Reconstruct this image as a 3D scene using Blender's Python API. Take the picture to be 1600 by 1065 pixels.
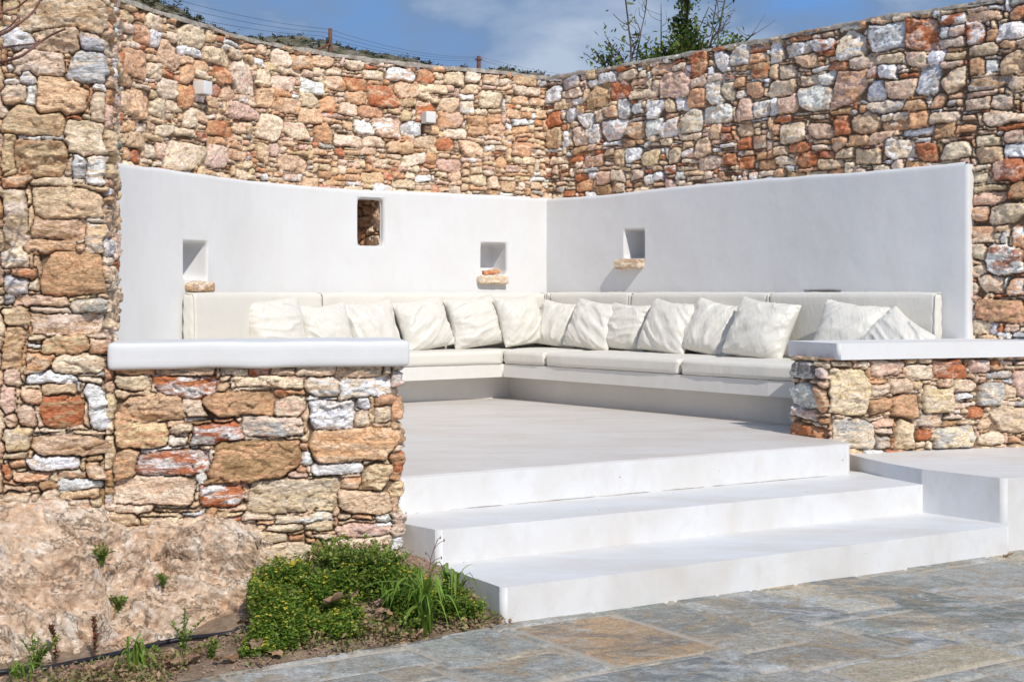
import bpy, bmesh, math, random
import numpy as np
from mathutils import Vector, Matrix
R = math.radians
random.seed(7)
rng = np.random.default_rng(11)
for o in list(bpy.data.objects): bpy.data.objects.remove(o)
SC = bpy.context.scene
COL = SC.collection

# ------------------------------------------------------------------ camera, sky, sun, exposure
F = 2000.0; CX = 800.0; HY = 457.0; EYE = 0.95            # pinhole of the photograph in pixels, terrace floor is z = 0
cam = bpy.data.cameras.new('camera'); camo = bpy.data.objects.new('camera', cam); COL.objects.link(camo)
camo.location = (0, 0, EYE); camo.rotation_euler = (R(90), 0, 0)
cam.sensor_width = 36; cam.lens = 36 * F / 1600; cam.shift_y = -(532.5 - HY) / 1600
cam.clip_start = 0.05; cam.clip_end = 2000
SC.camera = camo
SUN_EL = 42.0
SH = Vector((0.43, -0.903, 0)).normalized()
SDIR = Vector((SH.x * math.cos(R(SUN_EL)), SH.y * math.cos(R(SUN_EL)), math.sin(R(SUN_EL))))
sun = bpy.data.lights.new('sun', 'SUN'); suno = bpy.data.objects.new('sun', sun); COL.objects.link(suno)
sun.energy = 4.6; sun.angle = R(0.6); sun.color = (1.0, 0.945, 0.86)
suno.rotation_euler = (-SDIR).to_track_quat('-Z', 'Y').to_euler(); suno.location = (4, -6, 12)
world = bpy.data.worlds.new('World'); SC.world = world; world.use_nodes = True
wn = world.node_tree; wn.nodes.clear()
def _wn(t, **k):
    n = wn.nodes.new(t)
    for a, b in k.items(): setattr(n, a, b)
    return n
sky = _wn('ShaderNodeTexSky', sky_type='NISHITA', sun_disc=False)
sky.sun_elevation = R(SUN_EL); sky.sun_rotation = math.atan2(SDIR.x, SDIR.y); sky.air_density = 1.0; sky.dust_density = 0.6; sky.ozone_density = 2.0
tc = _wn('ShaderNodeTexCoord'); mp = _wn('ShaderNodeMapping'); mp.inputs['Scale'].default_value = (1.6, 1.6, 3.6); mp.inputs['Location'].default_value = (0.35, 0.1, 0.55)
nz = _wn('ShaderNodeTexNoise'); nz.inputs['Scale'].default_value = 2.6; nz.inputs['Detail'].default_value = 7; nz.inputs['Roughness'].default_value = 0.5
cr = _wn('ShaderNodeValToRGB'); cr.color_ramp.elements[0].position = 0.36; cr.color_ramp.elements[1].position = 0.58
nz2 = _wn('ShaderNodeTexNoise'); nz2.inputs['Scale'].default_value = 5.0; nz2.inputs['Detail'].default_value = 5
ccol = _wn('ShaderNodeMix', data_type='RGBA'); ccol.inputs[6].default_value = (2.7, 4.9, 9.0, 1); ccol.inputs[7].default_value = (8.0, 10.0, 13.5, 1)
mix = _wn('ShaderNodeMix', data_type='RGBA'); bg = _wn('ShaderNodeBackground'); wo = _wn('ShaderNodeOutputWorld')
bg.inputs['Strength'].default_value = 0.075
L_ = wn.links.new
L_(tc.outputs['Generated'], mp.inputs['Vector']); L_(mp.outputs[0], nz.inputs['Vector']); L_(mp.outputs[0], nz2.inputs['Vector'])
L_(nz.outputs[0], cr.inputs[0]); mix.inputs[0].default_value = 0.8; L_(nz2.outputs[0], ccol.inputs[0])
cr3 = _wn('ShaderNodeValToRGB'); e3 = cr3.color_ramp.elements; e3.new(.5)
for q_, (p_, c_) in zip(e3, ((0.40, (2.5, 6.2, 14.0)), (0.52, (3.4, 5.4, 9.2)), (0.64, (9.0, 10.5, 13.0)))): q_.position = p_; q_.color = (*c_, 1)
L_(nz.outputs[0], cr3.inputs[0])
L_(sky.outputs[0], mix.inputs[6]); L_(cr3.outputs[0], mix.inputs[7]); L_(mix.outputs[2], bg.inputs['Color']); L_(bg.outputs[0], wo.inputs[0])
SC.view_settings.view_transform = 'Standard'; SC.view_settings.look = 'None'
SC.view_settings.exposure = -0.33; SC.view_settings.gamma = 1.0
SC.render.engine = 'CYCLES'

# ------------------------------------------------------------------ noise in numpy
_rt = np.random.default_rng(5).random(65536)
def _h(ix, iy, iz, s):
    n = (ix.astype(np.int64) * 73856093) ^ (iy.astype(np.int64) * 19349663) ^ (iz.astype(np.int64) * 83492791) ^ (s * 2654435)
    n = (n ^ (n >> 13)) * 1274126177
    return _rt[(n ^ (n >> 16)) & 65535]
def vnoise(x, y, z=None, s=0):
    x = np.asarray(x, float); y = np.asarray(y, float); z = np.zeros_like(x) if z is None else np.asarray(z, float)
    ix, iy, iz = np.floor(x), np.floor(y), np.floor(z)
    fx, fy, fz = x - ix, y - iy, z - iz
    fx, fy, fz = [f * f * f * (f * (f * 6 - 15) + 10) for f in (fx, fy, fz)]
    r = 0
    for dx in (0, 1):
        wx = fx if dx else 1 - fx
        for dy in (0, 1):
            wy = fy if dy else 1 - fy
            for dz in (0, 1):
                wz = fz if dz else 1 - fz
                r = r + wx * wy * wz * _h(ix + dx, iy + dy, iz + dz, s)
    return r * 2 - 1
def fbm(x, y, z=None, o=4, s=0, g=0.5):
    a, f, r, t = 1.0, 1.0, 0, 0
    for k in range(o):
        r = r + a * vnoise(x * f, y * f, None if z is None else z * f, s + k * 17); t += a; a *= g; f *= 2.03
    return r / t

def worley(x, y, z, s=0):
    ix, iy, iz = np.floor(x), np.floor(y), np.floor(z); best = np.full(x.shape, 9.0); sec = best.copy(); val = np.zeros(x.shape); tilt = np.zeros(x.shape)
    for dx in (-1, 0, 1):
        for dy in (-1, 0, 1):
            for dz in (-1, 0, 1):
                cx, cy, cz = ix + dx, iy + dy, iz + dz; px_, py_, pz_ = cx + _h(cx, cy, cz, s), cy + _h(cx, cy, cz, s + 1), cz + _h(cx, cy, cz, s + 2)
                d = np.sqrt((x - px_) ** 2 + (y - py_) ** 2 + (z - pz_) ** 2); up = d < best; sec = np.where(up, best, np.minimum(sec, d)); val = np.where(up, _h(cx, cy, cz, s + 3), val)
                tl = (_h(cx, cy, cz, s + 4) - .5) * (x - px_) + (_h(cx, cy, cz, s + 5) - .5) * (z - pz_); tilt = np.where(up, tl, tilt); best = np.where(up, d, best)
    return val, tilt, sec - best

# ------------------------------------------------------------------ mesh helpers
def mesh_np(name, V, Fc, smooth=True):
    """V (n,3); Fc (m,4) or (m,3) int"""
    V = np.ascontiguousarray(V, dtype=np.float32); Fc = np.ascontiguousarray(Fc, dtype=np.int32)
    me = bpy.data.meshes.new(name); k = Fc.shape[1]
    me.vertices.add(len(V)); me.vertices.foreach_set('co', V.ravel())
    me.loops.add(Fc.size); me.loops.foreach_set('vertex_index', Fc.ravel())
    me.polygons.add(len(Fc)); me.polygons.foreach_set('loop_start', np.arange(0, Fc.size, k, dtype=np.int32))
    me.polygons.foreach_set('loop_total', np.full(len(Fc), k, dtype=np.int32))
    if smooth: me.polygons.foreach_set('use_smooth', np.ones(len(Fc), dtype=bool))
    me.update(calc_edges=True); me.validate(); return me
def attr(me, name, C):
    a = me.color_attributes.new(name, 'FLOAT_COLOR', 'POINT'); a.data.foreach_set('color', np.ascontiguousarray(C, dtype=np.float32).ravel())
def link(name, me, mat=None, parent=None, loc=None):
    o = bpy.data.objects.new(name, me); COL.objects.link(o)
    if mat: me.materials.append(mat)
    if parent: o.parent = parent; o.matrix_parent_inverse = Matrix.Translation(parent.location).inverted()
    return o
def empty(name, loc=(0, 0, 0)):
    o = bpy.data.objects.new(name, None); o.location = loc; o.empty_display_size = 0.1; COL.objects.link(o); return o
def tag(o, label=None, cat=None, group=None, kind=None):
    if label: o['label'] = label
    if cat: o['category'] = cat
    if group: o['group'] = group
    if kind: o['kind'] = kind
    return o
def recenter(o):
    """origin of a single-mesh thing to its base"""
    me = o.data; n = len(me.vertices); a = np.empty(n * 3, np.float32); me.vertices.foreach_get('co', a); a = a.reshape(-1, 3)
    c = np.array([a[:, 0].mean(), a[:, 1].mean(), a[:, 2].min()], np.float32); me.vertices.foreach_set('co', (a - c).ravel()); me.update(); o.location = c
    return o
def grid_faces(nv, nu, off=0, mask=None, wrap=False):
    i, j = np.meshgrid(np.arange(nv - 1), np.arange(nu - (0 if wrap else 1)), indexing='ij')
    if mask is not None: k = mask[:nv - 1, :nu - 1]; i, j = i[k], j[k]
    i = i.ravel(); j = j.ravel(); j2 = (j + 1) % nu
    return np.stack([i * nu + j, i * nu + j2, (i + 1) * nu + j2, (i + 1) * nu + j], 1) + off
def join(parts):
    V = []; Fs = []; n = 0
    for v, f in parts: V.append(v); Fs.append(f + n); n += len(v)
    return np.concatenate(V), np.concatenate(Fs)
def rbox(L, W, T, r, step):
    """closed rounded box centred on the origin, quads about `step` long"""
    hs = np.array([L, W, T]) / 2
    def axis(h):
        n = max(2, int(round(2 * h / step)))
        a = np.linspace(-h, h, n + 1)
        e = [x for x in (-h + r * 0.35, -h + r, h - r, h - r * 0.35) if -h < x < h]
        return np.unique(np.round(np.concatenate([a, e]), 6))
    A = [axis(h) for h in hs]; parts = []
    for ax in range(3):
        b, c = [(1, 2), (2, 0), (0, 1)][ax]
        for sg in (-1, 1):
            B, C = np.meshgrid(A[b], A[c], indexing='ij'); P = np.zeros(B.shape + (3,)); P[..., ax] = sg * hs[ax]; P[..., b] = B; P[..., c] = C
            f = grid_faces(*B.shape)
            if sg < 0: f = f[:, ::-1]
            parts.append((P.reshape(-1, 3), f[:, ::1]))
    V, Fc = join(parts)
    key = np.round(V, 5); _, idx, inv = np.unique(key, axis=0, return_index=True, return_inverse=True)
    V = V[idx]; Fc = inv.ravel()[Fc]
    inner = np.clip(V, -(hs - r), hs - r); d = V - inner; n = np.linalg.norm(d, axis=1, keepdims=True); n[n == 0] = 1
    V = inner + d / n * np.minimum(r, np.linalg.norm(d, axis=1, keepdims=True))
    return V, Fc
def tube(P, r, n=7, cap=True):
    P = np.asarray(P, float); m = len(P); r = np.broadcast_to(r, (m,)) if np.ndim(r) <= 1 else r
    T = np.gradient(P, axis=0); T /= np.linalg.norm(T, axis=1, keepdims=True) + 1e-9
    up = np.array([0.13, 0.21, 0.97]) if abs(T[:, 2]).mean() < 0.8 else np.array([0.97, 0.1, 0.1])
    A = np.cross(T, up); A /= np.linalg.norm(A, axis=1, keepdims=True) + 1e-9; B = np.cross(T, A)
    a = np.linspace(0, 2 * np.pi, n, endpoint=False)
    V = P[:, None] + r[:, None, None] * (A[:, None] * np.cos(a)[None, :, None] + B[:, None] * np.sin(a)[None, :, None])
    V = V.reshape(-1, 3); Fc = grid_faces(m, n, wrap=True)
    if cap:
        c0 = len(V); V = np.concatenate([V, P[:1], P[-1:]])
        k = np.arange(n); k2 = (k + 1) % n
        Fc = np.concatenate([Fc, np.stack([k2, k, np.full(n, c0), np.full(n, c0)], 1), np.stack([(m - 1) * n + k, (m - 1) * n + k2, np.full(n, c0 + 1), np.full(n, c0 + 1)], 1)])
    return V, Fc
def mesh_mixed(name, V, Fc, smooth=True):
    """quads where a repeated last index means a triangle"""
    tri = Fc[:, 2] == Fc[:, 3]
    me = bpy.data.meshes.new(name); me.from_pydata(V.tolist(), [], Fc[~tri].tolist() + Fc[tri][:, :3].tolist())
    if smooth: me.polygons.foreach_set('use_smooth', np.ones(len(me.polygons), dtype=bool))
    me.update(); return me
def spline(P, step=0.03):
    P = np.asarray(P, float); Q = np.vstack([2 * P[0] - P[1], P, 2 * P[-1] - P[-2]]); out = []
    for i in range(1, len(Q) - 2):
        n = max(2, int(np.linalg.norm(Q[i + 1] - Q[i]) / step)); t = np.linspace(0, 1, n, endpoint=False)[:, None]
        a, b, c, d = Q[i - 1], Q[i], Q[i + 1], Q[i + 2]
        out.append(0.5 * (2 * b + (c - a) * t + (2 * a - 5 * b + 4 * c - d) * t * t + (3 * b - a - 3 * c + d) * t ** 3))
    out.append(P[-1:]); return np.vstack(out)
def prism(poly, z0, z1, bev=0.02, step=0.12, jit=0.003, seed=0, bottom=True):
    rr = random.Random(seed); pts = []
    n = len(poly)
    for i in range(n):
        a = Vector(poly[i]); b = Vector(poly[(i + 1) % n]); k = max(1, int((b - a).length / step))
        for q in range(k):
            p = a.lerp(b, q / k)
            if q: p += Vector((rr.uniform(-jit, jit), rr.uniform(-jit, jit)))
            pts.append(p)
    bm = bmesh.new(); lo = [bm.verts.new((p.x, p.y, z0)) for p in pts]; hi = [bm.verts.new((p.x, p.y, z1)) for p in pts]; m = len(pts)
    for i in range(m): bm.faces.new((lo[i], lo[(i + 1) % m], hi[(i + 1) % m], hi[i]))
    bm.faces.new(hi); bm.faces.new(lo[::-1])
    bmesh.ops.recalc_face_normals(bm, faces=bm.faces)
    ed = []
    for e in bm.edges:
        if all(v.co.z == z1 for v in e.verts): ed.append(e)
        elif e.verts[0].co.z != e.verts[1].co.z and e.calc_face_angle(0) > 0.35: ed.append(e)
    if bev: 
        r = bmesh.ops.bevel(bm, geom=ed, offset=bev, segments=5, profile=0.5, affect='EDGES', clamp_overlap=True)
        for f in r['faces']: f.smooth = True
    me = bpy.data.meshes.new('prism'); bm.to_mesh(me); bm.free(); return me

# ------------------------------------------------------------------ where a point of the photograph lies
def ray(px, py, Y): return ((px - CX) / F * Y, Y, EYE + (HY - py) / F * Y)
def at_z(px, py, z):
    Y = (EYE - z) * F / (py - HY); return np.array(((px - CX) / F * Y, Y))
class Path:
    """plan curve with arc length; normal = left of travel rotated to the open side"""
    def __init__(s, pts, side=-1, step=0.02, smooth=True):
        P = spline(pts, 0.02) if smooth else np.asarray(pts, float)
        d = np.r_[0, np.cumsum(np.linalg.norm(np.diff(P, axis=0), axis=1))]; s.L = d[-1]
        s.n = int(s.L / step) + 1; s.u = np.linspace(0, s.L, s.n); s.P = np.stack([np.interp(s.u, d, P[:, i]) for i in (0, 1)], 1)
        T = np.gradient(s.P, axis=0)
        k = np.ones(5) / 5
        T = np.stack([np.convolve(np.pad(T[:, i], 2, 'edge'), k, 'valid') for i in (0, 1)], 1)
        s.T = T / np.linalg.norm(T, axis=1, keepdims=True); s.N = np.stack([-s.T[:, 1], s.T[:, 0]], 1) * side
    def at(s, u, off=0.0):
        p = np.stack([np.interp(u, s.u, s.P[:, i]) for i in (0, 1)], -1); n = s.nrm(u); return p + n * (off[..., None] if np.ndim(off) else off)
    def nrm(s, u):
        n = np.stack([np.interp(u, s.u, s.N[:, i]) for i in (0, 1)], -1); return n / np.linalg.norm(n, axis=-1, keepdims=True)
    def find(s, px, off=0.0, lo=0, hi=None):
        q = s.P + s.N * off; x = CX + F * q[:, 0] / q[:, 1]; m = (s.u >= lo) & (s.u <= (s.L if hi is None else hi))
        return s.u[m][np.argmin(abs(x[m] - px))]
    def uz(s, px, py, off=0.0, lo=0, hi=None):
        u = s.find(px, off, lo, hi); Y = s.at(u, off)[1]; return u, EYE + (HY - py) / F * Y

# ------------------------------------------------------------------ materials
def mat(name):
    m = bpy.data.materials.new(name); m.use_nodes = True; nt = m.node_tree; nt.nodes.clear()
    o = nt.nodes.new('ShaderNodeOutputMaterial'); b = nt.nodes.new('ShaderNodeBsdfPrincipled'); nt.links.new(b.outputs[0], o.inputs[0])
    b.inputs['Specular IOR Level'].default_value = 0.25
    def N(t, ins=None, **k):
        n = nt.nodes.new(t)
        for a, c in k.items(): setattr(n, a, c)
        for a, c in (ins or {}).items():
            if hasattr(c, 'is_linked'): nt.links.new(c, n.inputs[a])
            else: n.inputs[a].default_value = c
        return n
    def noise(scale, detail=5, rough=0.55, vec=None, dist=0.0):
        d = {'Scale': scale, 'Detail': detail, 'Roughness': rough, 'Distortion': dist}
        if vec is not None: d['Vector'] = vec
        return N('ShaderNodeTexNoise', d).outputs[0]
    def ramp(fac, stops):
        n = N('ShaderNodeValToRGB', {0: fac}); e = n.color_ramp.elements
        while len(e) < len(stops): e.new(0.5)
        for q, (p, c) in zip(e, stops): q.position = p; q.color = (c, c, c, 1) if not hasattr(c, '__len__') else (*c, 1)
        return n.outputs[0]
    def mixc(f, a, b_, bt='MIX'):
        n = N('ShaderNodeMix', data_type='RGBA', blend_type=bt)
        for i, v in ((0, f), (6, a), (7, b_)):
            if hasattr(v, 'is_linked'): nt.links.new(v, n.inputs[i])
            else: n.inputs[i].default_value = (*v, 1) if hasattr(v, '__len__') else v
        return n.outputs[2]
    def math_(op, a, b_=0.0): return N('ShaderNodeMath', {0: a, 1: b_}, operation=op).outputs[0]
    def bump(h, st, dist=0.01, prev=None):
        d = {'Height': h, 'Strength': st, 'Distance': dist}
        if prev is not None: d['Normal'] = prev
        return N('ShaderNodeBump', d).outputs[0]
    def coord(scale=(1, 1, 1), rot=(0, 0, 0)):
        t = N('ShaderNodeTexCoord'); return N('ShaderNodeMapping', {'Vector': t.outputs['Object'], 'Scale': scale, 'Rotation': rot}).outputs[0]
    def fin(color=None, rough=None, normal=None, **k):
        for key, v in (('Base Color', color), ('Roughness', rough), ('Normal', normal)):
            if v is None: continue
            if hasattr(v, 'is_linked'): nt.links.new(v, b.inputs[key])
            else: b.inputs[key].default_value = (*v, 1) if hasattr(v, '__len__') else v
        for key, v in k.items(): b.inputs[key.replace('_', ' ')].default_value = v
        return m
    class K: pass
    K.N, K.noise, K.ramp, K.mix, K.math, K.bump, K.coord, K.fin, K.b, K.nt = map(lambda f: staticmethod(f) if callable(f) else f, (N, noise, ramp, mixc, math_, bump, coord, fin, b, nt))
    return K
def stone_mat(name, streak=(2.2, 2.2, 7.0), bs=1.0, fine=1.0):
    k = mat(name); c = k.coord(); cs = k.coord(streak, (0.15, 0.2, 0))
    A = k.N('ShaderNodeAttribute', attribute_name='stone').outputs; B = k.N('ShaderNodeAttribute', attribute_name='vein').outputs
    f1 = k.ramp(k.noise(4.2 * fine, 8, 0.62, cs, 0.6), [(0.47, 0.0), (0.56, 1.0)])
    f1 = k.math('MULTIPLY', f1, B['Alpha'])
    col = k.mix(f1, A['Color'], B['Color'])
    n2 = k.noise(34 * fine, 8, 0.72, cs, 0.3)
    col = k.mix(1.0, col, k.ramp(n2, [(0.30, (0.48, 0.38, 0.30)), (0.42, (1.02, 0.99, 0.96)), (0.62, (1.48, 1.52, 1.56))]), 'MULTIPLY')
    n4 = k.ramp(k.noise(15 * fine, 9, 0.75, c, 1.5), [(0.40, (0.55, 0.40, 0.28)), (0.46, (1, 1, 1))])
    col = k.mix(0.45, col, n4, 'MULTIPLY')
    sp = k.ramp(k.noise(60 * fine, 4, 0.6, c), [(0.30, 1.0), (0.36, 0.0)])
    col = k.mix(k.math('MULTIPLY', sp, 0.35), col, (0.10, 0.07, 0.05))
    wav = k.N('ShaderNodeTexNoise', {'Scale': 3.0, 'Detail': 9, 'Roughness': 0.7, 'Distortion': 2.4, 'Vector': cs}, noise_dimensions='3D').outputs[0]
    cr_ = k.ramp(k.math('ABSOLUTE', k.math('SUBTRACT', wav, 0.5)), [(0.0, 0.0), (0.018, 1.0)])
    col = k.mix(k.math('MULTIPLY', k.math('SUBTRACT', 1.0, cr_), 0.45), col, (0.16, 0.10, 0.06))
    h = k.math('ADD', k.math('MULTIPLY', n2, 1.2), k.math('MULTIPLY', cr_, 0.35))
    h = k.math('ADD', h, k.noise(110 * fine, 5, 0.7, c))
    return k.fin(col, 0.88, k.bump(h, 0.85 * bs, 0.007), Specular_IOR_Level=0.18)
def plaster_mat(name, base=(0.70, 0.69, 0.672), stain=0.10, spots=False, rough=0.62):
    k = mat(name); c = k.coord(); cs = k.coord((0.8, 2.6, 1.0), (0, 0, R(-28)))
    f = k.ramp(k.noise(1.7, 7, 0.6, cs, 0.5), [(0.42, 0.0), (0.75, 1.0)])
    col = k.mix(k.math('MULTIPLY', f, min(1, stain * 4)), base, (base[0] * 0.86, base[1] * 0.80, base[2] * 0.73))
    col = k.mix(k.math('MULTIPLY', k.ramp(k.noise(9, 6, 0.65, cs), [(0.5, 0.0), (0.8, 1.0)]), stain * 2.2), col, (base[0] * 0.8, base[1] * 0.76, base[2] * 0.7))
    if spots:
        v = k.N('ShaderNodeTexVoronoi', {'Scale': 13.0, 'Vector': c}).outputs; g = k.N('ShaderNodeTexVoronoi', {'Scale': 13.0, 'Vector': c}).outputs
        sel = k.math('GREATER_THAN', k.N('ShaderNodeSeparateColor', {0: g['Color']}).outputs[0], 0.86)
        dot = k.math('LESS_THAN', k.math('ADD', v['Distance'], k.math('MULTIPLY', k.noise(160, 2, 0.5, c), 0.05)), 0.10)
        col = k.mix(k.math('MULTIPLY', k.math('MULTIPLY', sel, dot), 0.8), col, (0.16, 0.13, 0.10))
    n1 = k.bump(k.noise(2.4, 3, 0.5, c), 0.35, 0.03); n1 = k.bump(k.noise(11, 4, 0.55, cs), 0.18, 0.006, n1); n2 = k.bump(k.noise(70, 6, 0.6, c), 0.22, 0.003, n1)
    return k.fin(col, rough, n2)
M = {}
M['stone_near'] = stone_mat('rubble stone slabs', (1.6, 1.6, 6.0), 1.0, 1.0)
M['stone_far'] = stone_mat('rubble fieldstone', (1.6, 1.6, 3.4), 0.9, 1.0)
M['plaster'] = plaster_mat('white lime plaster', base=(.72, .722, .722), stain=0.07)
M['steps'] = plaster_mat('white painted step plaster', base=(0.70, 0.70, 0.698), stain=0.2, spots=True, rough=0.5)
M['floor'] = plaster_mat('worn white terrace screed', base=(0.66, 0.63, 0.60), stain=0.3, spots=True, rough=0.45)
M['bench'] = plaster_mat('white bench plaster', base=(0.71, 0.69, 0.65), stain=0.08)
M['lamp'] = plaster_mat('white lamp box', base=(0.72, 0.72, 0.70), stain=0.01)
def cement():
    k = mat('rough cement coping'); c = k.coord()
    col = k.mix(k.ramp(k.noise(14, 7, 0.7, c), [(0.35, 0.0), (0.65, 1.0)]), (0.20, 0.17, 0.14), (0.50, 0.45, 0.38))
    return k.fin(col, 0.95, k.bump(k.noise(45, 7, 0.7, c), 0.9, 0.01))
M['cement'] = cement()
def fabric(name, base, wr=0.35):
    k = mat(name); c = k.coord()
    cs = k.coord((3.0, 1.0, 1.0), (0.3, 0.5, 0.6))
    col = k.mix(k.noise(6, 4, 0.5, c), tuple(x * 0.95 for x in base), base)
    w = k.noise(7, 3, 0.5, cs, 1.6)
    n = k.bump(w, wr, 0.02); n = k.bump(k.noise(420, 2, 0.5, c), 0.12, 0.001, n)
    m = k.fin(col, 0.42 if 'satin' in name else 0.55, n, Specular_IOR_Level=0.4); k.b.inputs['Sheen Weight'].default_value = 0.15; return m
M['pillow'] = fabric('ivory satin pillow cloth', (0.70, 0.675, 0.61), 0.3)
M['cushion'] = fabric('ivory cushion cloth', (0.72, 0.69, 0.62), 0.15)
M['piping'] = fabric('cushion piping', (0.74, 0.71, 0.63), 0.1)
def rock():
    k = mat('pale weathered bedrock'); c = k.coord(); cv = k.mix(0.12, c, k.N('ShaderNodeTexNoise', {'Scale': 6.0, 'Detail': 5.0, 'Vector': c}).outputs['Color'])
    col = k.mix(k.ramp(k.noise(2.6, 8, 0.6, c, 0.8), [(0.35, 0.0), (0.62, 1.0)]), (0.72, 0.49, 0.33), (0.87, 0.70, 0.54))
    col = k.mix(k.ramp(k.noise(7, 9, 0.7, c, 0.5), [(0.5, 0.0), (0.66, 1.0)]), col, (0.93, 0.86, 0.77))
    col = k.mix(k.ramp(k.noise(4.1, 9, 0.7, c, 1.5), [(0.34, 0.6), (0.44, 0.0)]), col, (0.66, 0.43, 0.28))
    col = k.mix(k.ramp(k.noise(38, 7, 0.75, c), [(0.34, 0.5), (0.42, 0.0)]), col, (0.42, 0.29, 0.2))
    vc = k.N('ShaderNodeTexVoronoi', {'Scale': 9.0, 'Vector': cv}, feature='DISTANCE_TO_EDGE').outputs['Distance']
    gate = k.ramp(k.noise(3.5, 3, 0.5, c), [(0.45, 0.0), (0.55, 1.0)])
    ck = k.math('MULTIPLY', k.ramp(vc, [(0.0, 1.0), (0.03, 0.0)]), gate)
    col = k.mix(1.0, col, k.ramp(k.noise(24, 10, 0.8, c, 0.6), [(0.32, (0.55, 0.44, 0.36)), (0.46, (1.0, 0.98, 0.96)), (0.66, (1.4, 1.44, 1.48))]), 'MULTIPLY')
    wv_ = k.N('ShaderNodeTexNoise', {'Scale': 2.2, 'Detail': 10, 'Roughness': 0.72, 'Distortion': 1.8, 'Vector': c}).outputs[0]
    ck = k.ramp(k.math('ABSOLUTE', k.math('SUBTRACT', wv_, 0.5)), [(0.0, 1.0), (0.012, 0.0)])
    col = k.mix(k.math('MULTIPLY', ck, 0.6), col, (0.34, 0.22, 0.14))
    h = k.math('ADD', k.noise(22, 9, 0.78, c, 0.4), k.math('MULTIPLY', k.noise(90, 6, 0.7, c), 0.5)); h = k.math('SUBTRACT', h, k.math('MULTIPLY', ck, 0.4))
    return k.fin(col, 0.93, k.bump(h, 1.0, 0.018))
M['rock'] = rock()
def soil():
    k = mat('dry garden soil'); c = k.coord()
    col = k.mix(k.ramp(k.noise(16, 8, 0.7, c), [(0.3, 0.0), (0.65, 1.0)]), (0.22, 0.15, 0.10), (0.52, 0.38, 0.27))
    return k.fin(col, 0.95, k.bump(k.noise(60, 8, 0.75, c), 1.0, 0.02))
M['soil'] = soil()
def paving():
    k = mat('slate flagstones'); c = k.coord((1, 1, 1), (0, 0, R(-28))); cs = k.coord((1.0, 1.7, 1.0), (0, 0, R(-33)))
    A = k.N('ShaderNodeAttribute', attribute_name='stone').outputs; B = k.N('ShaderNodeAttribute', attribute_name='vein').outputs
    f1 = k.math('MULTIPLY', k.ramp(k.noise(3.0, 9, 0.66, cs, 1.0), [(0.46, 0.0), (0.60, 1.0)]), B['Alpha'])
    col = k.mix(f1, A['Color'], B['Color'])
    col = k.mix(k.ramp(k.noise(5.5, 8, 0.7, cs, 1.3), [(0.50, 0.0), (0.62, 0.6)]), col, (0.42, 0.42, 0.38))
    col = k.mix(k.ramp(k.noise(3.3, 9, 0.7, c, 2.0), [(0.52, 0.0), (0.62, 0.75)]), col, (0.33, 0.245, 0.15))
    n2 = k.noise(30, 9, 0.75, cs, 0.8)
    col = k.mix(1.0, col, k.ramp(n2, [(0.30, 0.50), (0.5, 1.05), (0.70, 1.55)]), 'MULTIPLY')
    n3 = k.noise(85, 8, 0.8, c, 0.3)
    col = k.mix(1.0, col, k.ramp(n3, [(0.35, 0.62), (0.5, 1.0), (0.66, 1.35)]), 'MULTIPLY')
    mo = k.math('SUBTRACT', 1.0, A['Alpha'])
    mcol = k.mix(k.noise(30, 6, 0.7, c), (0.38, 0.33, 0.27), (0.54, 0.48, 0.40))
    col = k.mix(mo, col, mcol)
    return k.fin(col, k.ramp(n2, [(0.3, 0.42), (0.7, 0.7)]), k.bump(k.math('ADD', n2, k.math('MULTIPLY', n3, 0.4)), 0.8, 0.008), Specular_IOR_Level=0.4)
M['paving'] = paving()
def simple(name, c0, c1, sc=20, rough=0.8, bs=0.3, **kw):
    k = mat(name); c = k.coord(); n = k.noise(sc, 6, 0.6, c)
    return k.fin(k.mix(k.ramp(n, [(0.3, 0.0), (0.7, 1.0)]), c0, c1), rough, k.bump(n, bs, 0.005), **kw)
M['hose'] = simple('black irrigation hose', (0.012, 0.013, 0.016), (0.03, 0.032, 0.04), 60, 0.4, 0.1)
M['bark'] = simple('grey brown bark', (0.07, 0.05, 0.04), (0.17, 0.13, 0.10), 30)
M['twig'] = simple('reddish bare twig', (0.13, 0.06, 0.045), (0.28, 0.15, 0.12), 40)
M['pole'] = simple('weathered wooden pole', (0.11, 0.05, 0.03), (0.22, 0.11, 0.07), 8)
M['wire'] = simple('dark cable', (0.03, 0.04, 0.06), (0.05, 0.06, 0.08), 8)
M['hill'] = None
def leafmat(name, t=0.35, rough=0.5):
    k = mat(name); A = k.N('ShaderNodeAttribute', attribute_name='leaf').outputs
    m = k.fin(A['Color'], rough, None, Specular_IOR_Level=0.35)
    tr = k.N('ShaderNodeBsdfTranslucent', {'Color': A['Color']}); mx = k.N('ShaderNodeMixShader', {0: t})
    out = [n for n in k.nt.nodes if n.type == 'OUTPUT_MATERIAL'][0]
    k.nt.links.new(k.b.outputs[0], mx.inputs[1]); k.nt.links.new(tr.outputs[0], mx.inputs[2]); k.nt.links.new(mx.outputs[0], out.inputs[0]); return m
M['leaf'] = leafmat('living leaves'); M['dry'] = leafmat('dry leaves', 0.15, 0.8)
def hillmat():
    k = mat('scrub covered hillside'); c = k.coord()
    col = k.mix(k.ramp(k.noise(0.30, 9, 0.7, c), [(0.42, 0.0), (0.55, 1.0)]), (0.055, 0.065, 0.03), (0.23, 0.19, 0.12))
    col = k.mix(k.ramp(k.noise(0.9, 6, 0.7, c), [(0.56, 0.0), (0.62, 1.0)]), col, (0.36, 0.33, 0.28))
    return k.fin(col, 0.95, k.bump(k.noise(1.5, 8, 0.7, c), 1.0, 0.4))
M['hill'] = hillmat()

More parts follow.
